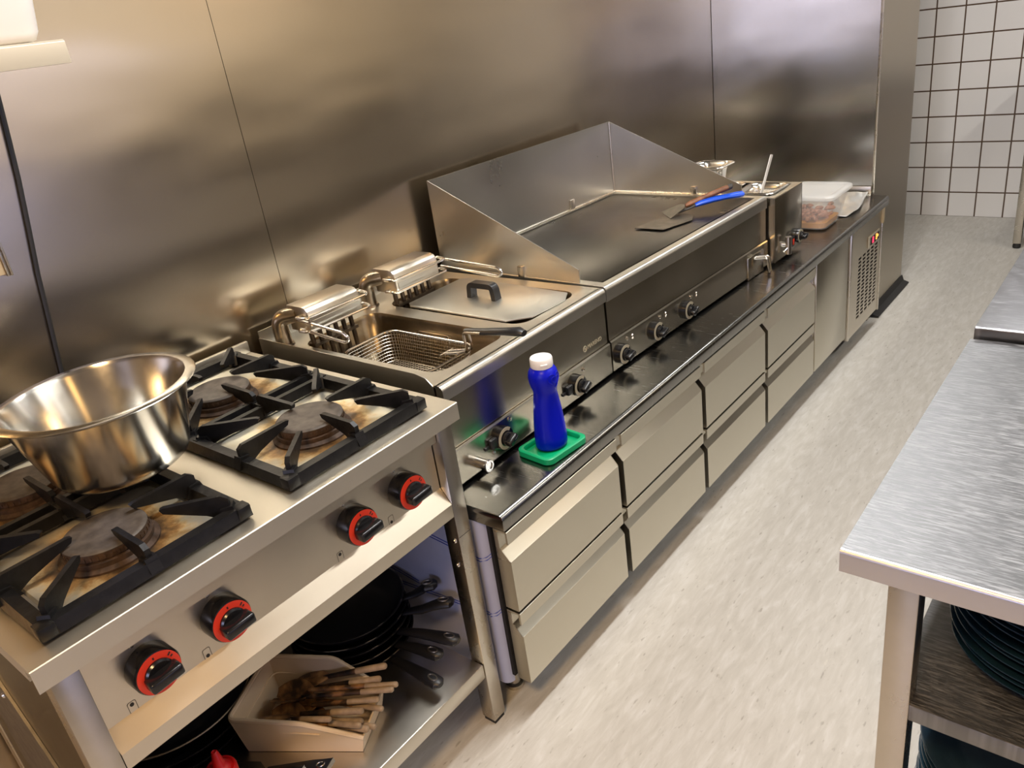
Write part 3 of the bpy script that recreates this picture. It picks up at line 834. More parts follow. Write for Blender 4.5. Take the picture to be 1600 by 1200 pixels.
for (t, w, z) in ((.038, .010, .025), (.055, .013, .029), (.10, .0135, .034), (.15, .012, .036), (.19, .0135, .036), (.208, .012, .036), (.213, .006, .036)):
    lp.append([(t, 1.35 * w * math.cos(2 * PI * k / 14), z + w * .75 * math.sin(2 * PI * k / 14)) for k in range(14)])
obj('handle', B().loft(lp).xf(M), 'handle_blue', sp)
obj('hang_hole', B().disc((.188, 0, .0405), .006, 'z', .005, 14).xf(M), 'mark_black', sp)

# ================================================================== BAIN-MARIE
bn = thing('bain_marie', (0.745, 1.915, 0.6095), 'narrow stainless bain marie between griddle and plastic tub', 'bain marie')
BX, BY0, BY1, BT = 0.733, 1.917, 2.160, 0.855
b = B()
b.box(.06, BX, BY0, BY0 + .006, .622, BT).box(.06, BX, BY1 - .006, BY1, .622, BT).box(BX - .006, BX, BY0, BY1, .622, BT, .001).box(.06, .066, BY0, BY1, .622, BT)
b.box(.066, BX - .006, BY0 + .006, BY1 - .006, .622, .64)
obj('housing', b, 'appliance_steel', bn)
b = B()
for (x0, x1, y0, y1) in ((.06, BX, BY0, BY0 + .026), (.06, BX, BY1 - .026, BY1), (BX - .030, BX, BY0 + .026, BY1 - .026), (.06, .10, BY0 + .026, BY1 - .026)): b.box(x0, x1, y0, y1, BT, BT + .003)
obj('top_rim', b, 'deck_steel', bn)
each('foot', 'rubber_black', bn, (.1, .13, 1.94, 1.97, .6095, .623), (.1, .13, 2.10, 2.13, .6095, .623), (.68, .71, 1.94, 1.97, .6095, .623), (.68, .71, 2.10, 2.13, .6095, .623))
small_knob(bn, BX, 2.118, .668, .2, .9)
sw = obj('rocker_switch', B().box(BX, BX + .005, 2.055, 2.088, .640, .676, .001), 'black_plastic', bn)
obj('lamp_lens', B().box(BX + .005, BX + .007, 2.066, 2.078, .646, .668, .001), 'dial_red', sw)
obj('drain_tap', B().tube([(BX, 1.985, .672), (BX + .022, 1.985, .672)], .010, 16).tube([(BX + .022, 1.985, .702), (BX + .022, 1.985, .638)], .0115, 20).tube([(BX + .018, 1.955, .655), (BX + .022, 1.975, .660)], .004, 8), 'chrome', bn)
bn.rotation_euler = (0, 0, math.radians(-1.5))

def gn_pan(x0, x1, y0, y1, z, label, deep=.10, inner=True):
    b = B()
    P = [(0, 0), (.004, .004), (.012, .004), (.018, -.004), (.022, -.02), (.028, -deep)]
    L = [[(x, y, z + dz) for (x, y) in rrect(x0 + d, x1 - d, y0 + d, y1 - d, .028 if d < .01 else .034, 5)] for d, dz in P]
    b.loft(L, False, True)
    o = obj('food_pan', b, 'bright_wire', ang=0.8, solid=.0012); settle(o)
    return tag(o, label, 'food pan', 'steel food pans in the bain marie')
gn_pan(.560, .712, 1.945, 2.128, BT + .006, 'steel food pan nearest the front of the bain marie, white handled ladle in it')
gn_pan(.392, .545, 1.945, 2.128, BT + .006, 'middle steel food pan in the bain marie')
gn_pan(.105, .378, 1.945, 2.128, BT + .006, 'rearmost low steel food pan in the bain marie')
gp_ = gn_pan(.350, .505, 1.985, 2.125, BT + .088, 'raised steel food pan set crosswise, peeping over the splash guard', .078)
ldl = thing('ladle', (.55, 2.04, .80), 'ladle with white handle standing in the front food pan', 'ladle')
obj('handle', B().prism([(-.009, 0), (.009, 0), (.0105, .205), (-.0105, .205)], 'x', -.0015, .0015, M=Matrix.Translation((.622, 2.02, .782)) @ Matrix.Rotation(.19, 4, 'Y') @ Matrix.Rotation(-.25, 4, 'X')), 'cap_white', ldl)
obj('bowl', B().lathe([(0, .0), (.02, .004), (.032, .018), (.034, .03), (.031, .03), (.028, .018), (.018, .007), (0, .004)], (.625, 2.025, .7625), 'z', 24), 'bright_wire', ldl)
# ================================================================== REFRIGERATED COUNTER
CX, CY0, CY1, CZ = 0.8295, 0.2125, 2.9775, 0.609
rc = thing('refrigerated_counter', (0.42, 1.6, 0), 'long low refrigerated counter with eight steel drawers carrying the fryer and griddle', 'counter')
r = .012
P = [(0.004, CZ - .039), (0.004, CZ)] + [(CX - r + r * math.sin(PI / 2 * k / 6), CZ - r + r * math.cos(PI / 2 * k / 6)) for k in range(7)] + [(CX, CZ - .039)]
obj('worktop', B().prism(P, 'y', CY0, CY1, bev=.0015), 'counter_top_steel', rc, ang=0.7)
obj('upstand', B().box(.004, .012, CY0, CY1 - .002, CZ, CZ + .042, .001).box(.012, .752, CY1 - .008, CY1, CZ, CZ + .04, .001), 'panel_steel', rc)
cb = B()
cb.box(.01, .755, .236, 2.972, .100, .110)
cb.box(.01, .02, .236, 2.972, .11, CZ - .04)
for yy in (.232, .6985, 1.176, 1.6535, 2.126): cb.box(.02, .765, yy + .001, yy + .012, .11, CZ - .04)
cb.box(.02, .770, .24, 2.13, CZ - .052, CZ - .0395)
obj('carcass', cb, 'dark_void', rc)
# protective film still on the side panel
S0 = .2165
pr_ = [(.012, S0), (.735, S0)] + [(.735 + .022 * math.sin(a), S0 + .022 - .022 * math.cos(a)) for a in [PI / 2 * k / 5 for k in range(1, 6)]] + [(.757, .236), (.012, .236)]
sp_ = obj('side_panel', B().prism(pr_, 'z', .088, CZ - .0395), 'film_white', rc)
sp_['label'] = 'side panel still under white and blue protective film'
st = B()
for (x0, z0, x1, z1) in ((.30, .50, .735, .455), (.40, .27, .735, .30), (.05, .36, .5, .30)):
    for d in (0, .008):
        A = V((x0, S0 - .0006, z0 + d)); C = V((x1, S0 - .0006, z1 + d))
        st.tube([A, C], .0012, 4)
for z in (.46, .30):
    for d in (0, .008):
        st.tube([(.735, S0 - .0006, z - .005 + d), (.751, S0 + .0060, z + d), (.757, .222 + .012, z + .006 + d)], .0012, 4)
obj('printed_lines', st, 'film_blue', sp_)

def drawer(y0, y1, z0, zc, zt):
    x = .809
    P = [(.770, z0), (x - .001, z0), (x, z0 + .001), (x, zc - .001), (x - .001, zc), (.783, zc + .030), (.782, zt - .005), (.8035, zt - .005), (.804, zt - .033), (x, zt - .033), (x, zt - .001), (x - .001, zt), (.770, zt)]
    d = obj('drawer', B().prism([p for p in P], 'y', y0, y1), 'drawer_steel', rc, ang=0.5)
    for (ea, eb) in ((y0 - .0016, y0 + .0002), (y1 - .0002, y1 + .0016)):
        obj('grip_end', B().prism([(.7835, zc + .030), (x - .002, zc + .001), (x - .002, zc - .002), (.772, zc - .002), (.772, zt - .006), (.782, zt - .006)], 'y', ea, eb), 'leg_steel', d)
    return d
for i in range(4):
    ya = .238 + .4775 * i; yb = .6905 + .4775 * i
    drawer(ya, yb, .3235, .4655, .5445)
    drawer(ya, yb, .1035, .2495, .3165)
dr = obj('door', B().box(.775, .809, 2.138, 2.508, .104, .5555, .0015), 'drawer_steel', rc)
obj('post', B().box(.765, .800, 2.126, 2.1365, .104, .556).box(.765, .800, 2.514, 2.532, .09, .560).box(.765, .812, 2.538, 2.552, .075, .562, .003), 'leg_steel', rc)
cp = B()
c0, c1, cz0, cz1 = 2.556, 2.962, .078, .560
g0, g1, gz0, gz1 = 2.640, 2.925, .135, .420
cp.box(.785, .809, c0, g0, cz0, cz1).box(.785, .809, g1, c1, cz0, cz1).box(.785, .809, g0, g1, cz0, gz0).box(.785, .809, g0, g1, gz1, cz1)
NC, NR = 5, 17
cw = (g1 - g0) / NC; rh = (gz1 - gz0) / NR
for k in range(NC + 1): cp.box(.8072, .8085, g0 + k * cw - .010, g0 + k * cw + .010, gz0, gz1)
for k in range(NR + 1): cp.box(.8070, .8084, g0, g1, gz0 + k * rh - .0036, gz0 + k * rh + .0036)
pn = obj('cooling_panel', cp, 'range_steel', rc)
obj('grille_backing', B().box(.786, .787, g0, g1, gz0, gz1), 'dark_void', pn)
obj('panel_edge', B().box(.790, .813, 2.9625, 2.972, .070, .555, .002), 'leg_steel', pn)
obj('hinge_cap', B().box(.800, .817, 2.955, 2.974, .488, .560, .003), 'socket_beige', pn)
dp = obj('display', B().box(.809, .815, 2.760, 2.915, .428, .478, .003).box(.8148, .8155, 2.768, 2.908, .434, .472), 'shelf_cream', pn)
obj('display_glass', B().box(.8153, .8162, 2.780, 2.905, .436, .470), 'mark_black', dp)
sg = B()
def digit(y, z, w, h, segs):
    t = .0034
    S = {'a': (y, y + w, z + h - t, z + h), 'g': (y, y + w, z + h / 2 - t / 2, z + h / 2 + t / 2), 'd': (y, y + w, z, z + t),
         'f': (y, y + t, z + h / 2, z + h), 'e': (y, y + t, z, z + h / 2), 'b': (y + w - t, y + w, z + h / 2, z + h), 'c': (y + w - t, y + w, z, z + h / 2)}
    for s in segs: sg.box(.8162, .8168, *S[s])
digit(2.808, .441, .018, .025, 'abcdefg')
obj('red_digit', sg, 'led_red', dp)
sg = B(); digit(2.856, .443, .018, .024, 'abcdefg'); sg.disc((.8162, 2.884, .455), .006, 'x', .0006, 12)
obj('amber_digit', sg, 'led_amber', dp)
for (lx, ly) in ((.70, .29), (.08, .29), (.70, 1.2), (.08, 1.2), (.70, 2.1), (.08, 2.1), (.70, 2.92), (.08, 2.92)):
    obj('leg', B().lathe([(0, 0), (.024, 0), (.024, .01), (.016, .014), (.016, .1005), (0, .1005)], (lx, ly, 0), 'z', 18), 'leg_steel', rc)

# ---- green lid used as a tray, blue bottle on it
tb = B()
th = math.radians(6)
L = []
for d, z in ((.006, 0), (.0, .003), (.0, .016), (.003, .018), (.010, .018), (.012, .015), (.012, .006)):
    L.append([(x, y, z) for x, y in rrect(-.0545 + d, .0545 - d, -.072 + d, .072 - d, .020 - d * .5, 6)])
tb.loft(L)
tb.xf(Matrix.Translation((.760, .494, CZ + .0005)) @ Matrix.Rotation(-th, 4, 'Z'))
o = obj('tray', tb, 'tray_green', ang=0.7); settle(o); tag(o, 'small green plastic lid under the blue bottle', 'tray')
bt = thing('squeeze_bottle', (.757, .497, CZ + .007), 'bright blue plastic bottle with white flip cap standing on the green lid', 'bottle')
prof = [(0, 0), (.032, 0), (.0385, .003), (.0405, .010), (.0405, .030), (.0378, .065), (.0340, .100), (.0300, .130), (.0280, .143), (.0288, .152), (.0325, .163), (.0352, .176), (.0354, .188), (.0330, .199), (.0280, .207), (.0230, .211), (0, .211)]
def bshape(r, h, a):
    k = 1.0
    f = min(1, max(0, (h - .015) / .03)) * min(1, max(0, (.14 - h) / .02))
    sx, sy = .82 + .17 * min(1, h / .16), 1.0
    # flat facets pressed into the two broad faces
    c = abs(math.cos(a))
    x = r * math.cos(a) * sx; y = r * math.sin(a) * sy
    if f > 0 and c > .55: x *= 1 - .16 * f * (c - .55) / .45
    return (x, y)
M = Matrix.Translation((.757, .497, CZ + .0075)) @ Matrix.Rotation(math.radians(-20), 4, 'Z')
obj('body', B().lathe(prof, (0, 0, 0), 'z', 64, shape=bshape).xf(M), 'bottle_blue', bt, ang=1.0)
cap = B().lathe([(0, .209), (.0255, .209), (.0265, .211), (.0265, .228), (.0250, .2315), (.022, .2325), (0, .2325)], (0, 0, 0), 'z', 48)
cap.lathe([(0, .2323), (.018, .2323), (.016, .2338), (0, .2342)], (0, 0, 0), 'z', 32)
cap.box(.0235, .0285, -.008, .008, .218, .222, .001, M=Matrix.Rotation(math.radians(-20), 4, 'Z'))
obj('cap', cap.xf(M), 'cap_white', bt, ang=0.7)
ht = B()                                                     # raised heart rings on the shoulder
def heart(s):
    out = []
    for k in range(28):
        t = 2 * PI * k / 28
        out.append((s * .060 * math.sin(t) ** 3, s * (.049 * math.cos(t) - .019 * math.cos(2 * t) - .0075 * math.cos(3 * t) - .0038 * math.cos(4 * t))))
    return out
Mh = M
for s in (.33, .18):
    pts = []
    for (u, v) in heart(s):
        h = .182 + v; a = math.radians(18) + u / .033
        R_ = .0356 - max(0, abs(h - .184) - .004) * .12
        x, y = bshape(R_, h, a)
        pts.append((x * 1.005, y * 1.005, h))
    ht.tube(pts, .0010, 6, closed=True)
obj('embossed_heart', ht.xf(Mh), 'bottle_blue', bt)

# ---- plastic tub of marinating meat, and a sheet of foil
pt = thing('food_tub', (.665, 2.50, CZ), 'clear plastic tub of marinating meat with a white lid', 'tub')
t0 = (.570, .782, 2.352, 2.600)
L = []
for d, z in ((.040, 0), (.032, .004), (.0, .128), (.0, .132)): L.append([(x, y, CZ + .0012 + z) for x, y in rrect(t0[0] + d, t0[1] - d, t0[2] + d, t0[3] - d, .028, 5)])
for d, z in ((.003, .132), (.003, .128), (.036, .006)): L.append([(x, y, CZ + .0012 + z) for x, y in rrect(t0[0] + d, t0[1] - d, t0[2] + d, t0[3] - d, .026, 5)])
obj('body', B().loft(L), 'milky_plastic', pt, ang=0.8)
L = []
for d, z in ((-.006, .128), (-.010, .130), (-.010, .140), (-.004, .146), (.008, .146), (.016, .142), (.020, .142)): L.append([(x, y, CZ + .0012 + z) for x, y in rrect(t0[0] + d, t0[1] - d, t0[2] + d, t0[3] - d, .034, 5)])
obj('lid', B().loft(L), 'milky_lid', pt, ang=0.8)
mb = B()
rnd = random.Random(3)
for k in range(70):
    zz = rnd.uniform(.012, .066)
    d = .042 + .012 - zz * .22
    x = rnd.uniform(t0[0] + d + .006, t0[1] - d - .006); y = rnd.uniform(t0[2] + d + .006, t0[3] - d - .006)
    r_ = bmesh.ops.create_icosphere(mb.bm, subdivisions=2, radius=rnd.uniform(.008, .015), matrix=Matrix.Translation((x, y, CZ + zz + .004)) @ Matrix.Rotation(rnd.uniform(0, 3), 4, 'Z') @ Matrix.Rotation(rnd.uniform(0, 3), 4, 'X') @ Matrix.Diagonal((1.6, .8, .55, 1)))
    for v in r_['verts']: v.co += V((rnd.uniform(-.0016, .0016), rnd.uniform(-.0016, .0016), rnd.uniform(-.0016, .0016)))
o = obj('meat', mb, 'meat_brown', pt); o['kind'] = 'stuff'
L = [[(x, y, CZ + z) for x, y in rrect(t0[0] + d, t0[1] - d, t0[2] + d, t0[3] - d, .024, 5)] for d, z in ((.037, .0085), (.032, .030))]
obj('marinade', B().loft(L), 'sauce_orange', pt)

def foil_fn(u, v):
    x = .50 + .265 * u; y = 2.600 + .335 * v
    z = CZ + .003 + .006 * abs(math.sin(u * 7 + v * 3)) * (0.4 + v) + .060 * max(0, v - .62) ** 1.6 * max(0, u - .25) * 2.2
    z += .002 * math.sin(u * 23 + 4 * v) * math.cos(v * 17)
    return (x + .012 * math.sin(v * 5), y - .05 * (1 - u) * (1 - v), z)
o = obj('foil_sheet', B().sheet(foil_fn, 30, 30), 'foil_white', ang=1.2, solid=.001); settle(o)
tag(o, 'crumpled sheet of silvery foil lying beside the plastic tub', 'foil')

# ================================================================== UNDER THE RANGE
SH = 0.1965
def frying_pan(cx, cy, R, depth, rimz, ha, hl, label, group, worn=True, rise=.03, slot=True):
    zb = rimz - depth
    p = thing('frying_pan', (cx, cy, zb), label, 'frying pan', group)
    prof = [(0, zb), (R * .70, zb), (R * .78, zb + .006), (R * .97, rimz - .004), (R, rimz - .001), (R, rimz + .0010), (R - .004, rimz + .001), (R * .94, rimz - .006), (R * .75, zb + .009), (R * .67, zb + .004), (0, zb + .004)]
    obj('body', B().lathe(prof, (cx, cy, 0), 'z', 64), 'pan_black', p, ang=0.7)
    if worn:
        seg = 96; rnd = random.Random(int(R * 1e4 + rimz * 1e3)); rr = []; cur = .0003
        for k in range(seg):
            if rnd.random() < .3: cur = rnd.choice((.0002, .0002, .0006, .0009))
            rr.append(cur)
        rn = B().tube([(cx + (R - .001) * math.cos(2 * PI * k / seg), cy + (R - .001) * math.sin(2 * PI * k / seg), rimz + .0006) for k in range(seg)], rr, 5, closed=True)
        if len(rn.bm.faces): obj('worn_rim', rn, 'worn_metal', p)
    d = V((math.cos(ha), math.sin(ha), 0)); n_ = V((-d.y, d.x, 0)); c = V((cx, cy, 0))
    L = []
    for (t, w, h, z) in ((-.006, .010, .006, -.010), (.02, .011, .008, -.004), (hl * .35, .0135, .010, 0), (hl * .6, .0155, .011, rise * .55), (hl - .03, .0185, .0115, rise * .85), (hl - .008, .0175, .011, rise * .95), (hl, .009, .006, rise)):
        o_ = c + d * (R + t) + V((0, 0, rimz - .004 + z))
        L.append([o_ + n_ * w * math.cos(2 * PI * k / 14) + V((0, 0, h * math.sin(2 * PI * k / 14))) for k in range(14)])
    h = obj('handle', B().loft(L), 'pan_handle_black', p)
    if slot:
        zc = rimz - .004 + rise * .88 + .0105
        lp = [c + d * (R + hl - .024 + .013 * math.cos(2 * PI * k / 16)) + n_ * (.0065 * math.sin(2 * PI * k / 16)) + V((0, 0, zc)) for k in range(16)]
        b = B().tube(lp, .0022, 6, closed=True)
        obj('hanging_loop', b, 'dull_steel', h)
    return p
PS = 'black frying pans nested in the stack under the range'
frying_pan(.418, .048, .150, .042, SH + .043, math.radians(-3), .165, 'lowest black frying pan of the stack, handle pointing out to the aisle', PS, 1, .006)
frying_pan(.416, .049, .149, .042, SH + .066, math.radians(7), .130, 'second black frying pan from the bottom of the stack', PS, 1, .006)
frying_pan(.415, .050, .148, .042, SH + .089, math.radians(14), .160, 'middle black frying pan of the stack, handle near the range leg', PS, 1, .004)
frying_pan(.415, .050, .147, .042, SH + .112, math.radians(30), .125, 'second black frying pan from the top of the stack', PS, 1, .022)
frying_pan(.413, .050, .146, .042, SH + .135, math.radians(40), .085, 'topmost black frying pan of the stack with a worn pale rim', PS, 1, .020)
WS = 'large black pans under the left of the range'
def deep_pan(cx, cy, R, depth, rimz, label, worn):
    zb = rimz - depth
    p = thing('deep_pan', (cx, cy, zb), label, 'pan', WS)
    prof = [(0, zb), (R * .62, zb), (R * .72, zb + .008), (R * .96, rimz - .01), (R, rimz), (R - .003, rimz + .001), (R * .93, rimz - .008), (R * .69, zb + .012), (R * .6, zb + .004), (0, zb + .004)]
    obj('body', B().lathe(prof, (cx, cy, 0), 'z', 72), 'pan_black', p, ang=0.7)
    if worn: obj('worn_rim', B().tube([(cx + (R - .001) * math.cos(2 * PI * k / 72), cy + (R - .001) * math.sin(2 * PI * k / 72), rimz + .001) for k in range(72)], .0018, 6, closed=True), 'worn_metal', p)
    return p
deep_pan(.252, -.350, .190, .044, SH + .045, 'lowest large black pan at the left under the range', 0)
deep_pan(.250, -.348, .192, .044, SH + .074, 'middle large black pan at the left under the range', 0)
deep_pan(.250, -.346, .186, .044, SH + .104, 'uppermost large black pan at the left with a pale worn rim', 2)

# ---- plastic bin of wooden spoons
tubt = thing('utensil_bin', (.57, -.185, SH), 'cream plastic picking bin full of wooden spoons under the range', 'bin')
ang = math.radians(28)
U = V((math.cos(ang), math.sin(ang), 0)); W = V((-U.y, U.x, 0))
O = V((.410, -.235, SH + .0008))
def bp_(u, w, z): return O + U * u + W * w + V((0, 0, z))
Ls, Lf, H, hw, LIP = .165, .292, .106, .092, .046
def wid(u): return hw if u <= Ls else hw - (hw - .072) * (u - Ls) / (Lf - Ls)
bb = B()
# side walls (profile: high at the back, sloping to a low front lip)
for s in (-1, 1):
    def pt_(u, z, off): return bp_(u, s * (wid(u) - draft_(z) + off), z)
    def draft_(z): return .012 * (1 - z / H)
    prof = [(.010, 0), (0, H), (Ls, H), (Lf - .010, LIP), (Lf - .022, 0)]
    A = [bb.bm.verts.new(pt_(u, z, 0)) for u, z in prof]; C = [bb.bm.verts.new(pt_(u, z, -.003)) for u, z in prof]
    n = len(prof)
    bb.bm.faces.new(A); bb.bm.faces.new(C[::-1])
    for i in range(n): bb.bm.faces.new([A[i], C[i], C[(i + 1) % n], A[(i + 1) % n]])
def slab(q):
    A = [bb.bm.verts.new(p) for p in q[:4]]; C = [bb.bm.verts.new(p) for p in q[4:]]
    bb.bm.faces.new(A); bb.bm.faces.new(C[::-1])
    for i in range(4): bb.bm.faces.new([A[i], C[i], C[(i + 1) % 4], A[(i + 1) % 4]])
h0 = hw - .012
slab([bp_(.010, -h0, 0), bp_(.010, h0, 0), bp_(0, hw, H), bp_(0, -hw, H), bp_(.013, -h0, 0), bp_(.013, h0, 0), bp_(.003, hw, H), bp_(.003, -hw, H)])
hf = wid(Lf - .010) - .012 * (1 - LIP / H)
h1 = wid(Lf - .022) - .012
slab([bp_(Lf - .022, -h1, 0), bp_(Lf - .022, h1, 0), bp_(Lf - .010, hf, LIP), bp_(Lf - .010, -hf, LIP), bp_(Lf - .026, -h1, 0), bp_(Lf - .026, h1, 0), bp_(Lf - .014, hf, LIP), bp_(Lf - .014, -hf, LIP)])
slab([bp_(.010, -h0, 0), bp_(.010, h0, 0), bp_(Lf - .022, h1, 0), bp_(Lf - .022, -h1, 0), bp_(.010, -h0, .003), bp_(.010, h0, .003), bp_(Lf - .022, h1, .003), bp_(Lf - .022, -h1, .003)])
obj('body', bb, 'tub_plastic', tubt)
rp = [bp_(Lf - .010, -hf, LIP), bp_(Ls, -hw, H), bp_(0, -hw, H), bp_(0, hw, H), bp_(Ls, hw, H), bp_(Lf - .010, hf, LIP)]
obj('rim', B().tube(arc_path(rp, .016, 5) , .0055, 8), 'tub_plastic', tubt)
obj('step', B().tube(arc_path([bp_(Ls + .03, -hw + .010, H * .62), bp_(.008, -hw + .010, H * .62), bp_(.008, hw - .010, H * .62), bp_(Ls + .03, hw - .010, H * .62)], .02, 4), .0022, 6), 'tub_plastic', tubt)
SG = 'wooden spoons in the cream bin'
def spoon(i, head, tip, label, kind=0, hr=.0065):
    head, tip = V(head), V(tip)
    d = tip - head; L = d.length; d.normalize()
    q = d.to_track_quat('X', 'Z')
    M = Matrix.LocRotScale(head, q, None) @ Matrix.Rotation(.6 * math.sin(i * 2.3), 4, 'X')
    t = thing('wooden_spoon', tuple(head), label, 'wooden spoon', SG)
    Lb = .088
    loops = []
    for k in range(9):
        u = k / 8; w = .0035 + .0255 * math.sin(PI * min(1, u * .92 + .06)) ** .8; h = .0035 if kind == 0 else .0042
        dz = (-.004 * math.sin(PI * u)) if kind == 0 else 0
        loops.append([(u * Lb, w * math.cos(2 * PI * j / 14), dz + h * math.sin(2 * PI * j / 14) - (.004 * (1 - (math.cos(2 * PI * j / 14)) ** 2) if kind == 0 and math.sin(2 * PI * j / 14) > 0 else 0)) for j in range(14)])
    obj('bowl' if kind == 0 else 'paddle', B().loft(loops).xf(M), 'spoon_wood', t, ang=1.0)
    s = B().tube([(Lb - .012, 0, 0), (Lb + .01, 0, 0), (L - .075, 0, 0)], [.0048, .0055, hr], 12).xf(M)
    obj('shaft', s, 'spoon_burnt' if i in (0, 2, 3, 4, 6, 10) else 'spoon_wood', t, ang=1.0)
    e = B().tube([(L - .076, 0, 0), (L - .004, 0, 0), (L - .001, 0, 0), (L, 0, 0)], [hr + .0004, hr + .0006, hr * .8, hr * .4], 12).xf(M)
    obj('handle_end', e, 'spoon_handle_pale', t, ang=1.0)
    return t
zb = SH
SP = [
 ((.452, -.150, .262), (.652, -.038, .318), 'flat wooden spatula handle with a hole, uppermost by the pans', 1),
 ((.450, -.195, .272), (.698, -.052, .300), 'wooden spoon with the handle reaching furthest towards the range leg', 0),
 ((.446, -.212, .262), (.700, -.067, .300), 'wooden spoon with reddish handle pointing out below the furthest one', 0),
 ((.440, -.180, .252), (.655, -.062, .302), 'wooden spoon with dark shaft lying across the middle of the bin', 0),
 ((.470, -.205, .244), (.682, -.096, .288), 'scorched wooden spoon whose handle rests at the middle of the bin front', 0),
 ((.470, -.165, .240), (.690, -.098, .266), 'wooden spoon low on the right of the bunch, half hidden', 0),
 ((.470, -.235, .250), (.672, -.134, .284), 'grey ended wooden spoon in the middle of the low bin front', 0),
 ((.485, -.232, .240), (.680, -.146, .270), 'pale wooden spoon just above the front lip of the bin', 0),
 ((.480, -.245, .252), (.692, -.160, .278), 'wooden spoon with the palest end, lowest at the bin front', 1),
 ((.490, -.215, .232), (.700, -.150, .262), 'wooden spoon end peeping out behind the palest one', 0),
 ((.470, -.260, .262), (.640, -.192, .296), 'short wooden spoon nearest the range front, dark shaft', 1),
 ((.490, -.190, .228), (.704, -.135, .256), 'lowest wooden spoon, only its round end showing', 0),
]
for i, (h, t_, lab, kd) in enumerate(SP): spoon(i, h, t_, lab, kd, .0058 + .001 * (i % 3 == 0))

# ---- red sauce bottle and two turners
kb = thing('sauce_bottle', (.604, -.413, SH), 'red squeeze bottle with pointed nozzle under the range', 'bottle')
kc = (.604, -.413)
obj('body', B().lathe([(0, .0), (.026, 0), (.030, .004), (.030, .10), (.031, .125), (.029, .138), (.0275, .142), (0, .142)], (kc[0], kc[1], SH + .0005), 'z', 36), 'ketchup_red', kb)
obj('cap', B().lathe([(.0, .138), (.0285, .138), (.0295, .142), (.0295, .158), (.0275, .161), (.020, .163), (.0155, .170), (.0135, .172), (.011, .178), (.0062, .204), (.0045, .206), (.0035, .204), (0, .203)], (kc[0], kc[1], SH), 'z', 36).tube([(kc[0] + .0258 * math.cos(a), kc[1] + .0258 * math.sin(a), SH + .161 + .004 * k / 24) for k, a in enumerate([2 * PI * i / 24 for i in range(25)])], .0025, 6), 'ketchup_red', kb)
def turner(head, tip, label):
    head, tip = V(head), V(tip); d = (tip - head); L = d.length
    t = thing('turner', tuple(head), label, 'turner', 'black handled turners against the bin')
    M = Matrix.LocRotScale(head, d.normalized().to_track_quat('X', 'Z'), None)
    obj('blade', B().prism([(-.085, -.034), (-.085, .034), (0, .026), (.03, .007), (.05, .007), (.05, -.007), (.03, -.007), (0, -.026)], 'z', -.0008, .0008).xf(M), 'dark_metal', t)
    obj('handle', B().prism([(.04, -.008), (.04, .008), (L - .05, .013), (L, .0145), (L, -.0145), (L - .05, -.013)], 'z', -.005, .005, bev=.002).xf(M), 'pan_handle_black', t)
    lp = [V((L - .022 + .010 * math.cos(2 * PI * k / 14), .0062 * math.sin(2 * PI * k / 14), .0052)) for k in range(14)]
    b = B().tube(lp, .0016, 6, closed=True).box(L - .001, L + .0012, -.0142, .0142, -.0045, .0045)
    obj('end_ring', b.xf(M), 'leg_steel', t)
    return t
turner((.560, -.345, .246), (.748, -.277, .318), 'black handled turner leaning on the near side of the bin')
turner((.560, -.377, .262), (.715, -.321, .321), 'shorter black handled turner nearest the red bottle')

# ================================================================== PREP TABLES ON THE RIGHT
def table_top(b, x0, x1, y0, y1, z, th=.034):
    r = .006
    P = [(y0, z - th), (y0, z - r)] + [(y0 + r - r * math.cos(PI / 2 * k / 4), z - r + r * math.sin(PI / 2 * k / 4)) for k in range(1, 5)] + [(y1 - .001, z), (y1, z - th)]
    return b.prism(P, 'x', x0, x1, bev=.0008)
TX, TY0, TY1 = 1.5557, 0.0845, 0.838
t1 = thing('prep_table', (1.95, .46, 0), 'near steel prep table with a scratched top and dark plates stacked underneath', 'table')
obj('tabletop', B().box(TX, 2.75, TY0 + .006, TY1, .836, .870), 'table_top_steel', t1)
fe = [(TY0 + .0058, .836), (TY0, .836), (TY0, .864)] + [(TY0 + .006 - .006 * math.cos(PI / 2 * k / 5), .864 + .006 * math.sin(PI / 2 * k / 5)) for k in range(1, 5)] + [(TY0 + .0058, .8699)]
obj('front_edge', B().prism(fe, 'x', TX, 2.75), 'table_edge_steel', t1, ang=0.7)
for (lx, ly) in ((1.614, .098), (2.66, .098), (1.614, .79), (2.66, .79)):
    l = obj('leg', B().box(lx, lx + .038, ly, ly + .038, .012, .8362, .002), 'leg_steel', t1)
    obj('foot', B().lathe([(0, 0), (.016, 0), (.016, .012), (0, .012)], (lx + .019, ly + .019, 0), 'z', 16), 'rubber_black', l)
obj('upper_shelf', B().box(1.6245, 2.70, .103, .815, .600, .6285, .002), 'table_top_steel', t1)
obj('lower_shelf', B().box(1.6245, 2.70, .103, .815, .215, .240, .002), 'table_top_steel', t1)
t2 = thing('prep_table', (2.1, 2.2, 0), 'second steel prep table beyond the near one, slightly higher top', 'table')
obj('tabletop', table_top(B(), 1.560, 2.75, .845, 3.60, .892, .030), 'far_table_steel', t2)
for (lx, ly) in ((1.61, .872), (2.66, .872), (1.61, 3.54), (2.66, 3.54)):
    l = obj('leg', B().box(lx, lx + .038, ly, ly + .038, .012, .8615, .002), 'leg_steel', t2)
    obj('foot', B().lathe([(0, 0), (.016, 0), (.016, .012), (0, .012)], (lx + .019, ly + .019, 0), 'z', 16), 'rubber_black', l)
obj('apron', B().box(1.565, 2.74, .855, .870, .800, .8618), 'leg_steel', t2)
obj('side_panel', B().box(1.580, 1.600, .88, 3.58, .06, .8615), 'backdrop_brown', t2)  # unseen dark panel, added so the appliance fronts reflect less bright floor
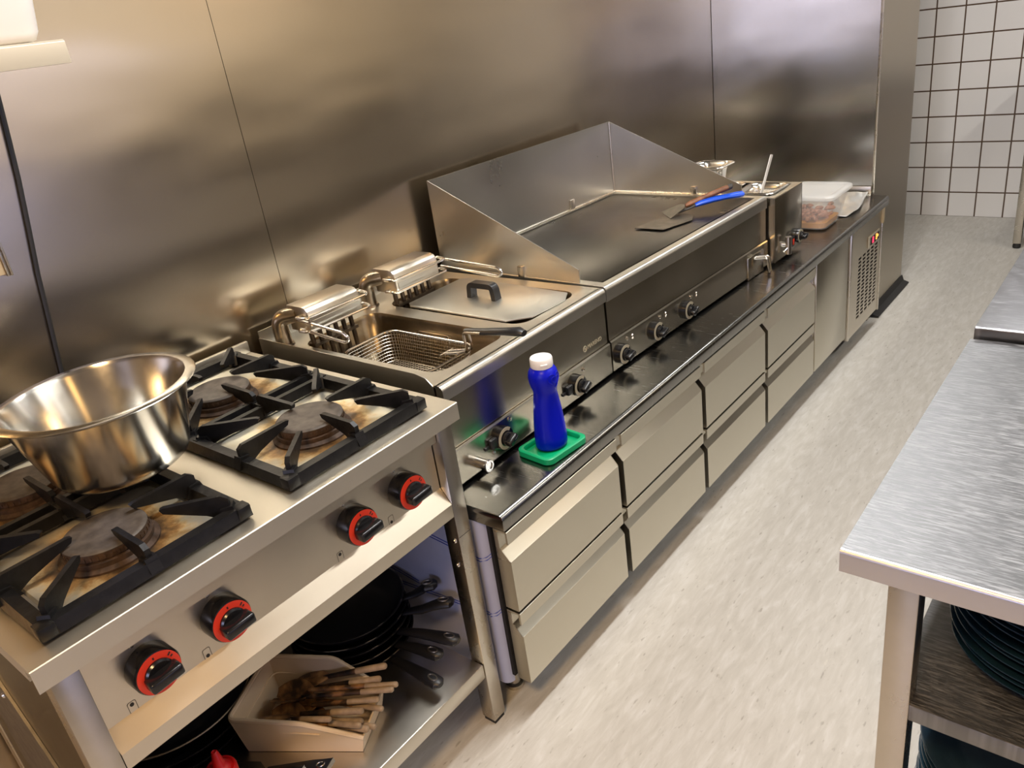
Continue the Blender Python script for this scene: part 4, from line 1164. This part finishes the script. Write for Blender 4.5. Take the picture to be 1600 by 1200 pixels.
t3 = thing('side_table', (1.7, 4.55, 0), 'steel table by the far tiled wall, only one leg and its black foot showing', 'table')
obj('tabletop', table_top(B(), 1.13, 2.3, 4.24, 4.88, .90), 'table_top_steel', t3)
for (lx, ly) in ((1.152, 4.27), (2.22, 4.27), (1.152, 4.82), (2.22, 4.82)):
    l = obj('leg', B().box(lx, lx + .04, ly, ly + .04, .028, .8662, .002), 'leg_steel', t3)
    obj('foot', B().lathe([(0, 0), (.017, 0), (.020, .004), (.020, .018), (.015, .028), (0, .028)], (lx + .02, ly + .02, 0), 'z', 20), 'rubber_black', l)
obj('lower_shelf', B().box(1.16, 2.25, 4.29, 4.85, .16, .19, .002), 'table_top_steel', t3)

ORD = ['lowest', 'second', 'third', 'fourth', 'fifth', 'sixth', 'seventh', 'eighth', 'ninth', 'tenth', 'eleventh', 'twelfth', 'thirteenth', 'fourteenth', 'fifteenth']
pl = None
def plate_stack(cx, cy, z, n, R, step, where, group):
    global pl
    for k in range(n):
        dx, dy = .003 * math.sin(k * 2.1), .003 * math.cos(k * 1.7)
        lab = f'{"lowest" if k == 0 else "topmost"} dark navy plate stacked on {where}' if k in (0, n - 1) else f'dark navy plate, {ORD[k]} from bottom, stacked on {where}'
        if pl is None:
            s = R / .14
            prof = [(0, 0), (.085, 0), (.088, .002), (.115, .012), (.138, .0235), (.140, .0245), (.1395, .026), (.137, .0262), (.113, .0165), (.088, .007), (.083, .0055), (0, .005)]
            pl = obj('plate', B().lathe(prof, (0, 0, 0), 'z', 64), 'plate_navy', ang=0.8)
            pl.location = (cx, cy, z); tag(pl, lab, 'plate', group)
        else:
            copy_thing(pl, (cx + dx, cy + dy, z + step * k), label=lab, group=group)
plate_stack(1.800, .305, .6290, 13, .14, .0118, 'upper shelf of near prep table', 'navy plates on the upper shelf')
plate_stack(1.787, .246, .2405, 15, .14, .0155, 'lower shelf of near prep table', 'navy plates on the lower shelf')

# ================================================================== ON THE LEFT WALL
ws = thing('wall_shelf', (.13, -.75, 1.587), 'cream steel wall shelf above the gas range at the upper left', 'shelf')
obj('board', B().prism([(0.003, 1.622), (0.003, 1.6265), (.2465, 1.6265), (.25, 1.623), (.25, 1.587), (.246, 1.587), (.246, 1.619), (.24, 1.622)], 'y', -1.30, -.084, bev=.001), 'shelf_cream', ws)
obj('bracket', B().prism([(.003, 1.6218), (.22, 1.6218), (.003, 1.46)], 'y', -1.0, -.996), 'shelf_cream', ws)
wt = thing('white_container', (.135, -.285, 1.616), 'white plastic container standing on the cream wall shelf', 'container')
L = []
for d, z in ((.018, .0), (.006, .005), (.0, .018), (-.010, .10), (-.018, .20)): L.append([(x, y, 1.6272 + z) for x, y in rrect(.040 + d, .225 - d, -.44 + d, -.098 - d, .040, 6)])
obj('body', B().loft(L), 'white_tub', wt, ang=0.8)
L = []
for d, z in ((-.013, .196), (-.015, .20), (-.015, .212), (-.010, .216)): L.append([(x, y, 1.6272 + z) for x, y in rrect(.034 + d, .231 - d, -.446 + d, -.092 - d, .05, 6)])
obj('lid', B().loft(L), 'cap_white', wt, ang=0.8)
cpts = [(.0075, -.100, 2.59), (.0075, -.118, 1.80), (.0075, -.130, 1.60), (.0075, -.138, 1.53), (.0075, -.147, 1.46), (.0075, -.156, 1.394), (.0075, -.172, 1.30), (.0075, -.189, 1.204), (.0075, -.203, 1.10), (.0075, -.217, 1.00), (.0075, -.224, .95), (.0075, -.228, .915)]
o = obj('power_cable', B().tube(cpts, .0046, 10), 'cable_black'); settle(o)
tag(o, 'black cable hanging down the left steel wall behind the mixing bowl', 'cable')
so = thing('wall_socket', (.003, -.30, 1.22), 'beige wall socket in a dark metal frame at the left edge', 'socket')
obj('plate', B().box(.002, .012, -.38, -.246, 1.224, 1.332, .002), 'socket_beige', so)
obj('frame', B().box(.002, .016, -.246, -.240, 1.220, 1.34, .001).box(.002, .020, -.240, -.236, 1.220, 1.34, .001).box(.002, .016, -.38, -.246, 1.332, 1.338, .001), 'leg_steel', so)
obj('printed_mark', B().box(.0122, .0126, -.268, -.262, 1.238, 1.240).box(.0122, .0126, -.262, -.260, 1.236, 1.244), 'mark_black', so)

# ================================================================== CAMERA
cam = bpy.data.cameras.new('camera'); co = bpy.data.objects.new('camera', cam); COL.objects.link(co)
yaw, pit, rol, fpx = 0.7326, -0.4288, -0.1491, 1244.8
f = V((-math.sin(yaw) * math.cos(pit), math.cos(yaw) * math.cos(pit), math.sin(pit)))
rt = f.cross(V((0, 0, 1))).normalized(); up = rt.cross(f)
r2 = rt * math.cos(rol) + up * math.sin(rol); u2 = -rt * math.sin(rol) + up * math.cos(rol)
co.matrix_world = Matrix(((r2.x, u2.x, -f.x, 1.821), (r2.y, u2.y, -f.y, -0.7958), (r2.z, u2.z, -f.z, 1.5562), (0, 0, 0, 1)))
cam.sensor_width = 36; cam.lens = fpx / 1600 * 36; cam.clip_start = .02
SC.camera = co

# ================================================================== LIGHT
def area(name, loc, to, sx, sy, power, col, spread=PI):
    l = bpy.data.lights.new(name, 'AREA'); l.shape = 'RECTANGLE'; l.size = sx; l.size_y = sy; l.energy = power; l.color = col; l.spread = spread
    o = bpy.data.objects.new(name, l); COL.objects.link(o); o.location = loc
    o.rotation_euler = (V(to) - V(loc)).to_track_quat('-Z', 'Y').to_euler()
    return o
WARM = (1.0, .70, .36); NEUT = (1.0, .99, .975); COOL = (.60, .66, 1.0)
area('aisle_lamp', (1.05, .75, 2.56), (1.05, .75, 0), .14, 1.25, 25, NEUT)
area('aisle_lamp_far', (.93, 3.0, 2.56), (.93, 3.0, 0), .14, 1.25, 14, NEUT)
area('entrance_lamp', (1.7, -1.3, 2.56), (1.5, -1.0, 0), .4, .4, 22, (1.0, .64, .30))
area('right_wall_wash', (2.75, 2.2, 2.56), (2.75, 2.2, 0), .2, 2.8, 20, (1.0, .97, .91))  # added ceiling wash, brightens the right wall for the steel's reflections
area('cool_fill_low', (3.56, .25, .75), (0, .25, .75), 1.5, .9, 3.2, (.50, .56, 1.0))  # added cool fill, tints film panel and legs lavender; no fridge there
area('cool_fill_rear', (1.9, YB + .05, 1.25), (1.9, 0, .9), 1.3, 1.0, 18, COOL)  # added cool fill behind the camera; the wall has no window
area('reflection_fill_near', (3.42, .25, 2.42), (2.2, .25, 1.2), .35, 1.2, 3.4, (1.0, .56, .18))  # added orange panel, only warms the reflection in the range ledge
area('reflection_fill_mid', (3.42, 2.1, 2.46), (2.2, 2.1, 1.2), .30, .7, .7, NEUT)  # added neutral panel for the white part of the ledge reflection
area('reflection_fill_far', (3.42, 3.1, 2.42), (2.2, 3.1, 1.2), .35, .8, 1.5, (1.0, .50, .14))  # added orange panel, colours reflections in the first drawer recesses
area('cool_strip', (3.54, 1.2, 1.64), (0, 1.2, 1.64), 1.5, .09, 1.3, COOL)

w = bpy.data.worlds.new('world'); SC.world = w; w.use_nodes = True
w.node_tree.nodes['Background'].inputs[0].default_value = (.9, .8, .68, 1)
w.node_tree.nodes['Background'].inputs[1].default_value = .25
SC.view_settings.view_transform = 'Standard'; SC.view_settings.look = 'None'
SC.view_settings.gamma = 1.0; SC.view_settings.exposure = 0.85
SC.view_settings.use_curve_mapping = False
SC.cycles.use_denoising = True
SC.cycles.max_bounces = 10; SC.cycles.glossy_bounces = 6; SC.cycles.diffuse_bounces = 4
SC.cycles.sample_clamp_indirect = 6.0
SC.cycles.blur_glossy = 0.6
bpy.context.view_layer.update()
